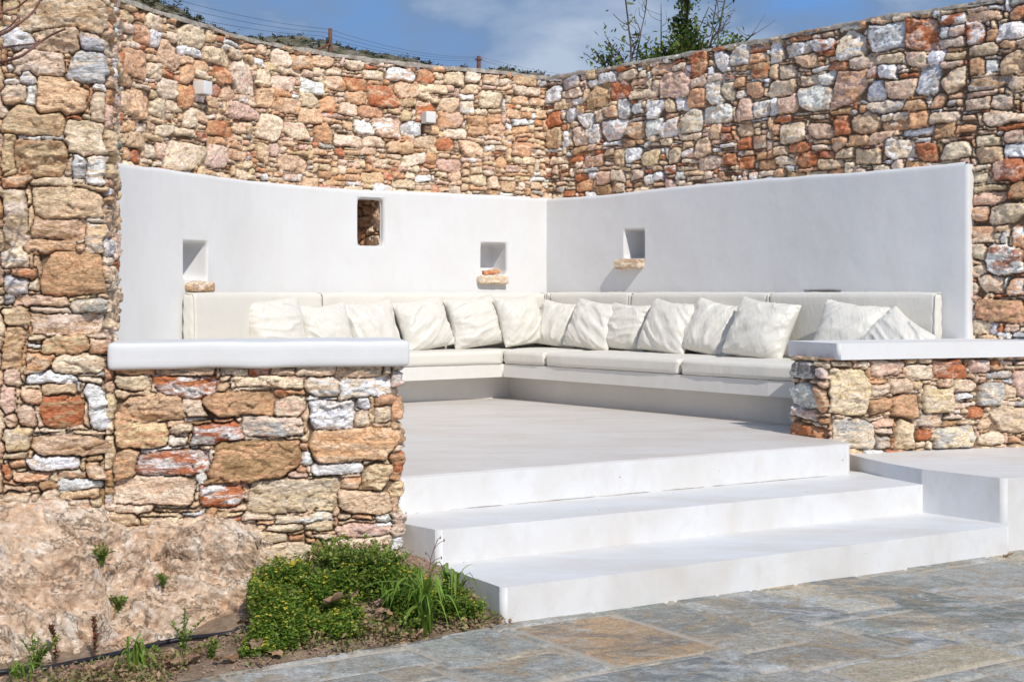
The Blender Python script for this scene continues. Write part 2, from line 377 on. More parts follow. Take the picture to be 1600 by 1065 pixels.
# ------------------------------------------------------------------ rubble masonry as real relief
PAL = dict(c=(.79, .65, .50), t=(.72, .51, .34), y=(.72, .56, .36), o=(.68, .40, .23), r=(.52, .19, .09), w=(.84, .84, .825), g=(.50, .50, .49), b=(.50, .32, .18), p=(.74, .52, .41), k=(.22, .19, .17))
ALT = dict(c='tyyp', t='cyoc', y='ctoc', o='tccr', r='owop', w='cwgc', g='wtck', b='toyo', p='cotw', k='gt')
def masonry(L, z0, z1, res, marks, sizes, seed, mix_, cell=0.022, depth=0.032, round_=(0.25, 0.6), grow=.011, gap=.0030):
    """marks: (u0,z0,u1,z1,'colour'[+alt]) given stones; the rest is packed greedily. Returns u, z, height, stone rgba, vein rgba"""
    rr = random.Random(seed); H = z1 - z0
    nu, nzv = int(L / cell) + 1, int(H / cell) + 1; occ = np.zeros((nzv, nu), bool); S = []
    for m in marks:
        u0, u1 = sorted((m[0], m[2])); a0, a1 = sorted((m[1], m[3]))
        if u1 < 0 or u0 > L or a1 < z0 or a0 > z1: continue
        i0, i1 = [int(round((q - z0) / cell)) for q in (a0, a1)]; j0, j1 = [int(round(q / cell)) for q in (u0, u1)]
        i0, j0 = max(i0, 0), max(j0, 0)
        occ[i0:max(i1, i0 + 1), j0:max(j1, j0 + 1)] = True; S.append((u0, a0, u1, a1, m[4], True))
    for i in range(nzv):
        for j in range(nu):
            if occ[i, j]: continue
            w, h = sizes(rr, z0 + i * cell, j * cell); w = max(1, int(round(w / cell))); h = max(1, int(round(h / cell)))
            k = 1
            while k < w and j + k < nu and not occ[i, j + k]: k += 1
            if j + k < nu and not occ[i, j + k] and (j + k + 1 >= nu or occ[i, j + k + 1]): k += 1
            w = k; k = 1
            while k < h and i + k < nzv and not occ[i + k, j:j + w].any(): k += 1
            h = k; occ[i:i + h, j:j + w] = True
            z = z0 + i * cell; u = j * cell
            S.append((u, z, u + w * cell, z + h * cell, mix_(rr, z, u), False))
    U = np.arange(0, L + res, res); Z = np.arange(z0, z1 + res * .5, res); UU, ZZ = np.meshgrid(U, Z)
    WU = UU + 0.016 * fbm(UU * 9, ZZ * 9, o=3, s=seed) + 0.005 * fbm(UU * 34, ZZ * 34, o=3, s=seed + 3, g=.7)
    WZ = ZZ + 0.020 * fbm(UU * 6, ZZ * 8, o=3, s=seed + 9) + 0.005 * fbm(UU * 34, ZZ * 34, o=3, s=seed + 5, g=.7)
    E = np.full(UU.shape, -1.0); E2 = np.full(UU.shape, -1.0); Hh = np.full(UU.shape, -9.0); RD = np.full(UU.shape, .01); CA = np.zeros(UU.shape + (4,)); CB = np.zeros(UU.shape + (4,))
    fr = fbm(UU * 13, ZZ * 26, o=5, s=seed + 21, g=0.6); fr2 = 1 - np.abs(fbm(UU * 10, ZZ * 17, o=4, s=seed + 33)) * 2.2; fr3 = fbm(UU * 60, ZZ * 90, o=3, s=seed + 41)
    for (u0, a0, u1, a1, cc, mk) in S:
        mg = 0.03; j0, j1 = int((u0 - mg) / res), int((u1 + mg) / res) + 2; i0, i1 = int((a0 - mg - z0) / res), int((a1 + mg - z0) / res) + 2
        i0, j0 = max(i0, 0), max(j0, 0); sl = (slice(i0, i1), slice(j0, j1)); x = WU[sl] - (u0 + u1) / 2; y = WZ[sl] - (a0 + a1) / 2
        if x.size == 0: continue
        a, b = (u1 - u0) / 2, (a1 - a0) / 2; mn = min(a, b)
        th = rr.uniform(-.07, .07) if mk else rr.uniform(-.1, .1)
        th *= min(1.0, 2.0 * mn / max(a, b)); x, y = x * math.cos(th) + y * math.sin(th), -x * math.sin(th) + y * math.cos(th)
        x = x + y * rr.uniform(-.3, .3); tp = rr.uniform(-.16, .16); y = y * (1 + tp * x / a) + x * rr.uniform(-.10, .10) * min(1, mn * 2 / a); x = x * (1 + rr.uniform(-.14, .14) * y / b)
        kk = mn * rr.uniform(*round_) * 0.13
        e = -kk * np.log(np.exp(-(a - np.abs(x)) / kk) + np.exp(-(b - np.abs(y)) / kk)) + kk * .25
        for q in range(rr.choice((1, 1, 2, 2, 3, 4))):
            sx, sy = rr.choice((-1, 1)), rr.choice((-1, 1)); ang = rr.uniform(.45, 1.15); nx, ny = math.cos(ang) * sx, math.sin(ang) * sy
            c = abs(nx) * a + abs(ny) * b - mn * rr.uniform(.15, .75); e = np.minimum(e, c - (nx * x + ny * y))
        e = e - .002; up = e > E[sl]; E2[sl] = np.where(up, E[sl], np.maximum(E2[sl], e))
        pro = rr.gauss(0, .007) + (0.006 if mk else 0); tx, ty = rr.gauss(0, .07), rr.gauss(0, .10); bul = rr.uniform(.15, .5)
        rd = rr.uniform(.0015, .0045); prof = 1.0
        ee = np.clip(e, 0, None); h = depth + (pro + tx * x + ty * y) + bul * 0.012 * np.sqrt(ee * (mn + .01)); RD[sl] = np.where(up, rd, RD[sl])
        q = rr.random(); am = rr.uniform(.6, 1.5)
        h = h + am * (0.003 * fr[sl] + 0.013 * q * (fr2[sl] - .5) + .0034 * fr3[sl])
        # one or two broken facets
        for t in range(rr.choice((1, 2, 3))):
            ang = rr.uniform(0, 6.28); dd = rr.uniform(.1, .6) * mn; s_ = rr.uniform(.15, .5)
            h = h - s_ * 1.3 * np.clip(x * math.cos(ang) + y * math.sin(ang) - dd, 0, None) * .6
        Hh[sl] = np.where(up, h, Hh[sl]); E[sl] = np.where(up, e, E[sl])
        base = np.array(PAL[cc[0]]) * rr.uniform(.92, 1.14) * np.array((rr.uniform(.97, 1.04), 1, rr.uniform(.92, 1.08)))
        al = cc[1] if len(cc) > 1 else rr.choice(ALT[cc[0]]); vb = np.array(PAL[al]) * rr.uniform(.9, 1.1); va = rr.uniform(.8, 1) if len(cc) > 1 else rr.choice((0.2, .5, .7, 1.0))
        CA[sl] = np.where(up[..., None], np.r_[base, 1.0], CA[sl]); CB[sl] = np.where(up[..., None], np.r_[vb, va], CB[sl])
    mort = 0.006 * fbm(UU * 30, ZZ * 30, o=4, s=seed + 77) - 0.010
    EF = np.minimum(E + grow, (E - E2) * .5) - gap * np.clip(.2 + 2.0 * (fbm(UU * 9, ZZ * 9, o=3, s=seed + 90) + .5), .1, 3.2); st = EF > 0; HH = np.where(st, np.maximum(Hh * (1 - np.exp(-np.clip(EF, 0, None) / RD)), mort - .002), mort); E = EF
    # chiselled facets across every face
    qx, qz = UU + .02 * fbm(UU * 12, ZZ * 12, o=2, s=seed + 61), ZZ + .02 * fbm(UU * 12, ZZ * 12, o=2, s=seed + 62)
    ch = 0
    for sc_, am_ in ((11, .016), (26, .007)):
        v_, t_, e_ = worley(qx * sc_, np.full(qx.shape, .5), qz * sc_ * 1.7, seed + int(sc_)); ch = ch + am_ * ((v_ - .5) * .8 + 1.7 * t_)
    HH = HH + np.where(st, ch * np.clip(EF / .006, 0, 1), 0)
    # mortar tone
    w = np.clip(E / 0.002, 0, 1)[..., None]
    mc = np.array((.23, .16, .105)) * (1 + .25 * fbm(UU * 8, ZZ * 8, o=3, s=3))[..., None]
    CA[..., :3] = CA[..., :3] * w + mc * (1 - w); CA[..., 3] = w[..., 0]; CB[..., :3] = CB[..., :3] * w + mc * (1 - w)
    return U, Z, HH, CA, CB
def wall_relief(name, path, z0, z1, res, marks, sizes, seed, mix_, material, parent, off=0.0, mask=None, **kw):
    U, Z, HH, CA, CB = masonry(path.L, z0, z1, res, marks, sizes, seed, mix_, **kw)
    U = np.minimum(U, path.L); UU, ZZ = np.meshgrid(U, Z); P = path.at(UU, HH + off)
    V = np.concatenate([P, ZZ[..., None]], -1)
    mk = None
    if mask is not None: mk = mask(UU, ZZ)
    Fc = grid_faces(len(Z), len(U), mask=mk); me = mesh_np(name, V.reshape(-1, 3), Fc)
    attr(me, 'stone', CA.reshape(-1, 4)); attr(me, 'vein', CB.reshape(-1, 4))
    return link(name, me, material, parent)
def backing(name, path, z0, z1, thick, material, parent, extra=0.0, mask=None):
    """core, back face and end faces of a wall behind its relief"""
    n = max(2, int(path.L / 0.06)); u = np.linspace(0, path.L, n); a = path.at(u, -0.02); b = path.at(u, -thick)
    def col(p, z): return np.concatenate([p, np.full((len(p), 1), z)], 1)
    V = np.concatenate([col(a, z0), col(a, z1), col(b, z1), col(b, z0)]); Fc = []
    for r in range(0, 3):
        i = np.arange(n - 1)
        Fc.append(np.stack([r * n + i, r * n + i + 1, (r + 1) * n + i + 1, (r + 1) * n + i], 1))
    Fc = np.concatenate(Fc[1:]); Fc = np.concatenate([Fc, [[0, n, 2 * n, 3 * n], [n - 1, 4 * n - 1, 3 * n - 1, 2 * n - 1]]])
    me = mesh_np(name, V, Fc, False); c = np.tile((.45, .34, .24, 1.0), (len(V), 1)); attr(me, 'stone', c); attr(me, 'vein', c * (1, 1, 1, .6))
    return link(name, me, material, parent)
def sweep_cap(name, path, z, w0, w1, th, material, parent, amp=0.008, step=0.03, seed=0, u0=0, u1=None):
    n = int(((u1 or path.L) - u0) / step); u = np.linspace(u0, u1 or path.L, n)
    prof = [(w0, -.3), (w0, .4), (w0 - .012, .85), (w0 - .04, 1.0), ((w0 + w1) / 2, 1.05), (w1 + .03, 1.0), (w1, .6), (w1, -.3)]
    V = []
    for k, (o, h) in enumerate(prof):
        j = amp * fbm(u * 9, np.full(n, k * .7), o=4, s=seed); j2 = amp * fbm(u * 7, np.full(n, 40 + k * .7), o=4, s=seed)
        p = path.at(u, o + j); V.append(np.concatenate([p, (z + th * h + j2)[:, None]], 1))
    V = np.stack(V); me = mesh_np(name, V.reshape(-1, 3), grid_faces(len(prof), n)); return link(name, me, material, parent)

K102 = 1.02; ZT = 3.035
lp = np.array([(-2.62, 6.1), (-2.80, 7.0), (-2.84, 8.0), (-2.68, 8.97), (-2.34, 9.79), (-2.07, 10.35), (-1.60, 10.88), (-1.13, 11.24), (-.66, 11.53), (0, 11.88), (.33, 12.12), (.45, 12.22)]) * K102
rp = np.array([(.24, 12.2), (.33, 12.12), (.70, 11.76), (1.13, 11.3), (1.60, 10.78), (2.05, 10.28), (2.40, 9.87), (2.72, 9.50), (3.02, 9.20), (3.26, 8.97), (3.8, 8.55), (4.6, 8.2)]) * K102
WL = Path(lp, side=-1); WR = Path(rp, side=-1)
PTH = 0.10   # plaster panel stands proud of the stone by this much
LT = ([177, 253, 323, 400, 500, 565, 679, 800, 838, 860], [253, 263, 273, 283, 291, 296, 300, 306, 309, 309])
RT = ([800, 838, 880, 927, 1008, 1104, 1200, 1352, 1504, 1520], [309, 311, 309, 306, 297, 286, 278, 268, 253, 252])
def crops(ox, oy, data, path, off=0.02, sc=3.945, **kw):
    out = []
    for t in data:
        u0, z1_ = path.uz(ox + t[0] / sc, oy + t[1] / sc, off, **kw); u1, z0_ = path.uz(ox + t[2] / sc, oy + t[3] / sc, off, **kw)
        um = path.find(ox + (t[0] + t[2]) / 2 / sc, off, **kw); Y = path.at(um, off)[1]
        z1_ = EYE + (HY - oy - t[1] / sc) / F * Y; z0_ = EYE + (HY - oy - t[3] / sc) / F * Y
        out.append((u0, z0_, u1, z1_, t[4]))
    return out
def T(s): 
    out = []
    for q in s.split(';'):
        a = q.split(); out.append((*map(float, a[:4]), a[4]))
    return out
mL = crops(400, 0, T("0 265 65 345 t;100 300 225 405 c;225 345 340 430 o;135 415 285 465 c;350 340 490 410 t;550 370 670 430 c;655 430 790 495 c;800 425 990 505 wo;995 435 1100 505 or;1165 445 1300 535 c;1290 445 1385 515 c;1070 405 1170 450 o;5 435 100 530 c;105 460 240 555 c;280 490 420 570 w;430 465 545 555 o;545 475 680 560 or;690 530 890 665 rt;825 505 1010 610 t;1000 515 1175 580 c;1270 520 1395 585 c;1370 560 1530 670 c;1250 615 1350 705 cw;560 560 685 645 t;0 535 115 665 t;120 600 280 700 o;280 570 395 665 c;395 590 480 690 o;505 635 630 715 c;635 655 785 725 o;890 610 985 665 b;990 625 1130 765 rc;1135 690 1290 795 p;260 665 400 765 t;5 700 160 860 c;175 755 330 860 c;360 760 470 880 o;605 740 730 825 w;715 720 900 845 p;905 745 1020 835 w;1030 770 1140 830 t;1160 795 1295 860 c;1305 780 1425 835 o;1425 760 1540 835 t;485 825 655 905 c;655 835 785 910 c;970 835 1115 915 t;1120 855 1225 935 or;1255 870 1405 960 t;800 870 970 945 tb;0 870 85 1020 t;150 955 320 1060 t;900 945 1040 1030 c;1115 975 1280 1060 p;630 905 745 960 p;480 905 540 970 r"), WL, lo=2.4)
mL += crops(0, 0, T("825 155 915 265 o;1110 140 1275 295 c;1255 290 1420 400 y;890 80 1010 180 c;975 240 1110 430 t;770 300 900 480 o;1100 400 1195 530 o;975 485 1085 620 c;1095 520 1195 670 o;790 540 930 740 t;900 390 995 485 c;1320 400 1415 520 r;1420 360 1565 570 c;1305 515 1370 600 r;1370 535 1455 630 t;1280 590 1345 660 t;1410 640 1578 740 p;1275 735 1440 840 o;1445 750 1570 825 t;930 615 1030 715 c;1030 620 1110 690 c;1130 670 1210 800 c;1070 795 1215 850 c;760 820 880 920 t;1025 875 1210 1045 c;880 870 965 975 c;1195 890 1280 1025 y;1275 900 1400 1030 p;1405 915 1510 985 t;805 915 875 1000 r;1220 805 1285 880 r;970 765 1065 835 c;720 560 795 690 t;720 460 835 545 o;915 180 1005 285 w;1105 290 1240 350 w"), WL, lo=2.4)
mL += crops(800, 0, T("0 470 155 530 t;0 530 170 590 c;0 590 115 655 oc;0 770 115 825 o;0 960 60 1010 c"), WL, lo=2.4)
mR = crops(800, 0, T("205 525 298 635 w;305 550 440 610 c;370 600 445 650 w;525 445 640 510 w;645 430 770 495 c;465 520 590 665 b;600 500 730 610 r;730 545 900 610 c;630 400 725 440 r;860 390 985 465 o;905 440 1100 600 p;1105 325 1205 480 ro;1235 320 1350 455 w;1355 290 1455 400 gc;1460 330 1565 385 o;1485 390 1578 490 br;985 390 1070 440 c;1070 395 1110 440 w;1105 480 1200 540 c;1200 465 1310 505 c;1190 515 1300 650 w;1300 510 1380 635 c;1440 500 1560 600 o;210 685 300 780 r;265 615 370 680 t;390 645 450 700 o;330 670 395 765 w;400 695 505 785 w;510 680 560 765 c;565 655 655 735 o;657 610 735 735 wg;735 640 810 700 w;830 610 940 735 w;943 605 1000 690 y;1000 610 1078 680 w;1080 540 1190 665 o;1165 645 1370 765 wc;1375 605 1480 750 p;1490 610 1600 735 w;205 785 310 910 t;312 805 362 905 w;365 790 455 905 c;462 760 540 885 w;550 740 705 875 wp;707 750 805 860 o;815 740 915 840 w;920 725 1025 845 w;1050 670 1170 820 cw;1030 820 1175 870 c;435 965 560 1040 p;620 920 700 1020 t;700 900 800 1000 w;795 920 910 1030 y;960 910 1050 1010 y;1130 855 1230 960 t;1140 955 1290 1050 c;1295 950 1390 1020 ro;1395 835 1475 920 r;1475 835 1570 915 o;1400 960 1500 1035 ro;895 850 990 905 c;230 960 340 1015 c"), WR)
mR += crops(1200, 0, T("0 255 95 385 w;100 260 270 350 w;270 240 410 315 rw;160 325 310 415 t;60 400 175 490 c;425 190 605 360 cw;625 140 840 310 wg;842 110 1050 310 rp;1060 75 1225 150 r;1230 60 1445 130 t;1480 40 1600 115 o;1060 225 1225 290 c;1225 140 1340 280 rw;1125 150 1220 220 p;1420 130 1600 245 w;1230 265 1420 350 c;1425 305 1600 455 t;1235 355 1350 460 b;980 305 1095 390 w;850 325 975 420 c;665 325 850 400 c;510 340 665 425 c;385 370 508 435 o;670 395 790 485 w;920 400 1060 590 wg;1065 415 1225 580 c;1235 465 1480 560 bg;1485 460 1600 550 c;720 485 915 610 pc;610 495 710 630 w;410 435 600 650 po;195 520 405 680 wc;70 580 190 710 p;0 600 70 720 w;0 490 160 600 c;200 460 310 530 c;315 450 415 520 w;1205 610 1355 685 c;1365 590 1520 685 c;1005 585 1110 675 o;830 610 985 690 o;610 620 850 695 gc;1310 690 1600 765 c;515 700 695 830 t;405 710 520 835 r;250 760 405 865 p;75 760 240 885 cy;875 690 990 800 o;700 740 875 810 o;775 685 885 740 c;1030 760 1155 855 b;1160 770 1270 820 o;1270 825 1435 900 c;1440 800 1600 890 c;1270 905 1440 1010 y;1440 890 1600 975 w;990 690 1190 760 c;825 785 1020 840 w;630 825 780 885 p;485 840 640 905 o;720 855 900 980 cw;910 880 1050 1000 r;1060 870 1265 975 c;525 910 700 1020 y;415 915 530 975 c;300 975 470 1040 t;195 940 305 1030 r;130 885 260 935 r;35 895 125 960 t;385 840 485 920 o"), WR)
mR += crops(1200, 230, T("1380 75 1600 210 rp;1480 210 1600 325 br;1365 335 1600 470 yc;1235 370 1365 470 p;1230 475 1390 590 o;1425 515 1490 600 w;1500 480 1600 610 ow;1350 610 1600 790 wr;1235 600 1340 695 c;1230 720 1345 800 c;1290 790 1450 900 t;1235 825 1285 905 p;1470 800 1600 920 ow;1280 930 1600 1065 ob;1235 105 1375 145 c;1230 160 1355 220 c;1265 270 1460 355 p;1230 905 1340 950 p"), WR)
def szL(r, z, u):
    q = r.random()
    if q < .12: return r.uniform(.17, .26), r.uniform(.09, .14)
    if q < .45: return r.uniform(.11, .19), r.uniform(.05, .09)
    if q < .85: return r.uniform(.11, .24), r.uniform(.022, .05)
    return r.uniform(.04, .08), r.uniform(.03, .06)
def mxL(r, z, u): return r.choices('ctyopwrbg', (24, 24, 10, 16, 13, 4, 4, 3, 1))[0]
def mxR(r, z, u): return r.choices('ctyopwrbg', (22, 12, 7, 12, 10, 18 if z > 2.3 else 8, 9, 4, 4))[0]

def panel_mask(path, tab, xs, xe, **kw):
    u0 = path.find(xs, PTH, **kw); u1 = path.find(xe, PTH, **kw)
    def ztop(u):
        p = path.at(u, PTH); px = CX + F * p[..., 0] / p[..., 1]; return EYE + (HY - np.interp(px, *tab)) / F * p[..., 1]
    return u0, u1, ztop
LU0, LU1, LZ = 0.3, WL.L, None
_a, _b, lzt = panel_mask(WL, LT, 177, 838, lo=2.4)
ru0_, RU1, rzt = panel_mask(WR, RT, 838, 1508)
def lztop(u): return np.where(u < _a, lzt(np.full_like(np.asarray(u, float), _a)), lzt(u))
LU1 = WL.L - 0.16; RU0 = 0.17
def left_mask(UU, ZZ): return ~((UU > LU0 + .05) & (UU < WL.L) & (ZZ < lztop(UU) - .05))
def right_mask(UU, ZZ): return ~((UU < RU1 - .05) & (ZZ < rzt(UU) - .05))

# openings: px rect, and which panel
OPEN_L = [(286, 375, 324, 441), (558, 308, 602, 387), (750, 378, 793, 431)]
OPEN_R = [(974, 356, 1008, 406), (1256, 452, 1313, 500)]
def open_uz(path, o, **kw):
    u0 = path.find(o[0], PTH, **kw); u1 = path.find(o[2], PTH, **kw); um = (u0 + u1) / 2; Y = path.at(um, PTH)[1]
    return u0, EYE + (HY - o[3]) / F * Y, u1, EYE + (HY - o[1]) / F * Y
OL = [open_uz(WL, o, lo=2.4) for o in OPEN_L]; OR_ = [open_uz(WR, o) for o in OPEN_R]
def panel(name, path, ua, ub, ztop, opens, parent, endcap):
    us = set(np.round(np.arange(ua, ub, 0.04), 4)) | {ua, ub}; zs = set(np.round(np.arange(-0.05, 1.80, 0.05), 4)) | {1.80}
    for (a, b, c, d) in opens:
        us = {q for q in us if min(abs(q - a), abs(q - c)) > .012}; zs = {q for q in zs if min(abs(q - b), abs(q - d)) > .012}
    for (a, b, c, d) in opens: us |= {a, c}; zs |= {b, d}
    us = np.array(sorted(us)); zs = np.array(sorted(zs)); nz_ = len(zs); zt = ztop(us); r = .03
    rows = [(PTH, np.full(len(us), z)) for z in zs]
    for q in (0.35, .7): rows.append((PTH, zs[-1] + (zt - r - zs[-1]) * q))
    for a in np.linspace(0, 90, 5): rows.append((PTH - r + r * math.cos(R(a)), zt - r + r * math.sin(R(a))))
    rows.append((-.03, zt + .002))
    V = []
    for k, (o, z) in enumerate(rows):
        wv = 0.005 * fbm(us * 1.8, z * 1.8, o=3, s=8); z2 = z + (0.006 * fbm(us * 4, us * 0, o=3, s=9) if k > nz_ + 1 else 0)
        e = np.zeros(len(us))
        V.append(np.concatenate([path.at(us, o + wv), z2[:, None]], 1))
    V = np.stack(V); mask = np.ones((len(rows), len(us)), bool)
    for (a, b, c, d) in opens:
        mask[np.ix_((np.arange(len(rows)) < nz_) & (np.r_[zs, np.full(len(rows) - nz_, 9)] >= b - 1e-4) & (np.r_[zs, np.full(len(rows) - nz_, 9)] < d - 1e-4), (us >= a - 1e-4) & (us < c - 1e-4))] = False
    Fc = grid_faces(len(rows), len(us), mask=mask); parts = [(V.reshape(-1, 3), Fc)]
    for ue in endcap:   # rounded end return
        uend = ub if ue > 0 else ua; zz = np.r_[zs, zs[-1] + (ztop(np.array([ub if ue > 0 else ua]))[0] - .015 - zs[-1]) * np.array([.5, 1])]
        cols = []
        for a in np.linspace(0, 90, 6):
            cols.append((uend + ue * (r * math.sin(R(a))), PTH - r + r * math.cos(R(a))))
        cols.append((uend + ue * r, -.05))
        Vc = np.stack([np.concatenate([path.at(np.full(len(zz), u_), o_ + 0.005 * fbm(np.full(len(zz), u_) * 1.8, zz * 1.8, o=3, s=8)), zz[:, None]], 1) for u_, o_ in cols], 1)
        parts.append((Vc.reshape(-1, 3), grid_faces(len(zz), len(cols))))
    V, Fc = join(parts); return link(name, mesh_np(name, V, Fc), M['plaster'], parent)
def niche(name, path, o, depth, parent, material=None, back=True, splay=.012):
    a, b, c, d = o; um = (a + c) / 2; n = path.nrm(um); parts = []
    def ring(inset, dep):
        q = []; k = 6
        for (s, t, e, f) in ((a + inset, b + inset, c - inset, b + inset), (c - inset, b + inset, c - inset, d - inset), (c - inset, d - inset, a + inset, d - inset), (a + inset, d - inset, a + inset, b + inset)):
            for w in range(k):
                u = s + (e - s) * w / k; z = t + (f - t) * w / k; p = path.at(u, PTH); q.append((p[0] - n[0] * dep, p[1] - n[1] * dep, z))
        return np.array(q)
    def soft(q, rad=.028):
        c0 = q.mean(0); lo, hi = q.min(0), q.max(0); k = 6; out = q.copy(); 
        for i_ in (0, 6, 12, 18): out[i_] = q[i_] * .72 + (q[i_ - 1] + q[(i_ + 1) % 24]) * .14
        return out
    rs = [ring(-.004, -.001), ring(.004, .004), ring(.010, .014), ring(.012, .03), ring(.012 + splay, depth - .015), ring(.02 + splay, depth)]
    rs = rs[:1] + [soft(q) for q in rs[1:]]
    m = len(rs[0]); V = np.concatenate(rs); Fc = grid_faces(len(rs), m, wrap=True)
    if back:
        V = np.concatenate([V, [rs[-1].mean(0)]]); k = np.arange(m); Fc = np.concatenate([Fc, np.stack([(len(rs) - 1) * m + k, (len(rs) - 1) * m + (k + 1) % m, np.full(m, len(V) - 1), np.full(m, len(V) - 1)], 1)])
    return link(name, mesh_mixed(name, V, Fc), material or M['plaster'], parent)
def rough_stone(name, size, loc, rz, material, parent=None, seed=1, amp=.12, colr='c', alt='t', rnd=.3, rx=0):
    V, Fc = rbox(*size, min(size) * rnd, min(size) / 6)
    q = V / max(min(size), .03); nn = V / (np.linalg.norm(V / np.array(size), axis=1, keepdims=True) + 1e-6)
    nn = nn / np.linalg.norm(nn, axis=1, keepdims=True)
    V = V + nn * (min(size) * amp * (fbm(q[:, 0] * .9, q[:, 1] * .9, q[:, 2] * .9, o=4, s=seed))[:, None]) + nn * min(size) * .03 * fbm(q[:, 0] * 5, q[:, 1] * 5, q[:, 2] * 8, o=3, s=seed)[:, None]
    c, s = math.cos(rz), math.sin(rz); V = np.stack([V[:, 0] * c - V[:, 1] * s, V[:, 0] * s + V[:, 1] * c, V[:, 2] + rx * V[:, 0]], 1)
    if parent is not None: V = V + np.array(loc)
    me = mesh_np(name, V, Fc); n = len(V); attr(me, 'stone', np.tile((*PAL[colr], 1), (n, 1))); attr(me, 'vein', np.tile((*PAL[alt], .9), (n, 1)))
    o = link(name, me, material, parent)
    if parent is None: o.location = loc
    return o

# ---- left curved wall
wl = empty('stone_wall', (*WL.at(3.0), 0)); tag(wl, 'curved tan rubble stone wall with white plastered lower half, left of the inner corner', 'wall')
wall_relief('stonework', WL, 0.0, ZT - .01, .0095, mL, szL, 3, mxL, M['stone_far'], wl, mask=left_mask)
backing('wall_core', WL, ZT - .45, ZT - .02, .5, M['cement'], wl)
sweep_cap('coping', WL, ZT - .03, .035, -.5, .03, M['cement'], wl, seed=4, amp=.016)
pl = panel('plaster_panel', WL, LU0, LU1, lztop, OL, wl, [])
niche('niche', WL, OL[0], .26, pl); niche('niche', WL, OL[2], .26, pl)
# the window through the wall: plaster rim, then raw stone reveals, open at the back
niche('window_rim', WL, OL[1], .05, pl, back=False, splay=0)
a, b, c, d = OL[1]
n0 = WL.nrm((a + c) / 2)
def reveal(p0, p1, z0, z1, nm, seed, sgn):
    P = Path(np.array([p0, p1]), side=sgn, smooth=False, step=.01)
    mk = T("0 0 1 1 c") and [(0.0, z0 + .02, P.L * .55, z0 + .12, 'c'), (P.L * .4, z0 + .20, P.L * .8, z0 + .30, 'o'), (.02, z0 + .14, .1, z1 - .03, 't')]
    wall_relief(nm, P, z0 - .02, z1 + .02, .008, mk, lambda r, z, u: (r.uniform(.1, .22), r.uniform(.05, .1)), seed, lambda r, z, u: r.choice('tobyob'), M['stone_far'], wl, depth=.02)
pr = WL.at(c - .004, PTH - .05); pL = WL.at(a + .004, PTH - .05)
reveal(pr, pr - n0 * .52 + np.array((.0, 0)), b, d, 'window_reveal', 31, 1)
reveal(pL - n0 * .52, pL, b, d, 'window_reveal', 32, 1)
for zz, nm in ((b + .008, 'window_sill'), (d - .008, 'window_lintel')):
    q = [pL, pr, pr - n0 * .5, pL - n0 * .5]; me = mesh_np(nm, np.array([(*p, zz + (s_ if 1 else 0)) for p in q for s_ in (0,)]), np.array([[0, 1, 2, 3]]), False)
    cc_ = np.tile((.42, .31, .21, 1), (4, 1)); attr(me, 'stone', cc_); attr(me, 'vein', cc_); link(nm, me, M['stone_far'], wl)
def ledge(path, px, py0, py1, pxw, prj, parent, colr, alt, seed, **kw):
    u = path.find(px, PTH, **kw); p = path.at(u, PTH + prj / 2 - .03); n = path.nrm(u); Y = p[1]
    cosv = abs(n[1] * 1 + n[0] * (p[0] / p[1])); w = pxw / F * Y / cosv
    h = (py1 - py0) / F * Y; return rough_stone('ledge_stone', (w, prj + .06, h), (*p, EYE + (HY - (py0 + py1) / 2) / F * Y), math.atan2(n[1], n[0]) + math.pi / 2, M['stone_near'], parent, seed, .25, colr, alt)
ledge(WL, 306, 440, 456, 38, .08, wl, 'c', 'b', 4, lo=2.4)
ledge(WL, 770, 430, 444, 46, .07, wl, 'c', 't', 8, lo=2.4)
# ---- right wall
wr = empty('stone_wall', (*WR.at(3.0), 0)); tag(wr, 'straight rubble stone wall with squared grey, white and rust red blocks, right of the inner corner', 'wall')
wall_relief('stonework', WR, 0.0, ZT - .01, .0095, mR, szL, 5, mxR, M['stone_far'], wr, mask=right_mask)
backing('wall_core', WR, ZT - .45, ZT - .02, .5, M['cement'], wr)
sweep_cap('coping', WR, ZT - .03, .035, -.5, .03, M['cement'], wr, seed=14, amp=.016)
pr2 = panel('plaster_panel', WR, RU0, RU1, rzt, OR_, wr, [1])
niche('niche', WR, OR_[0], .24, pr2); niche('niche', WR, OR_[1], .2, pr2)
ledge(WR, 987, 405, 420, 40, .08, wr, 'c', 'b', 12)

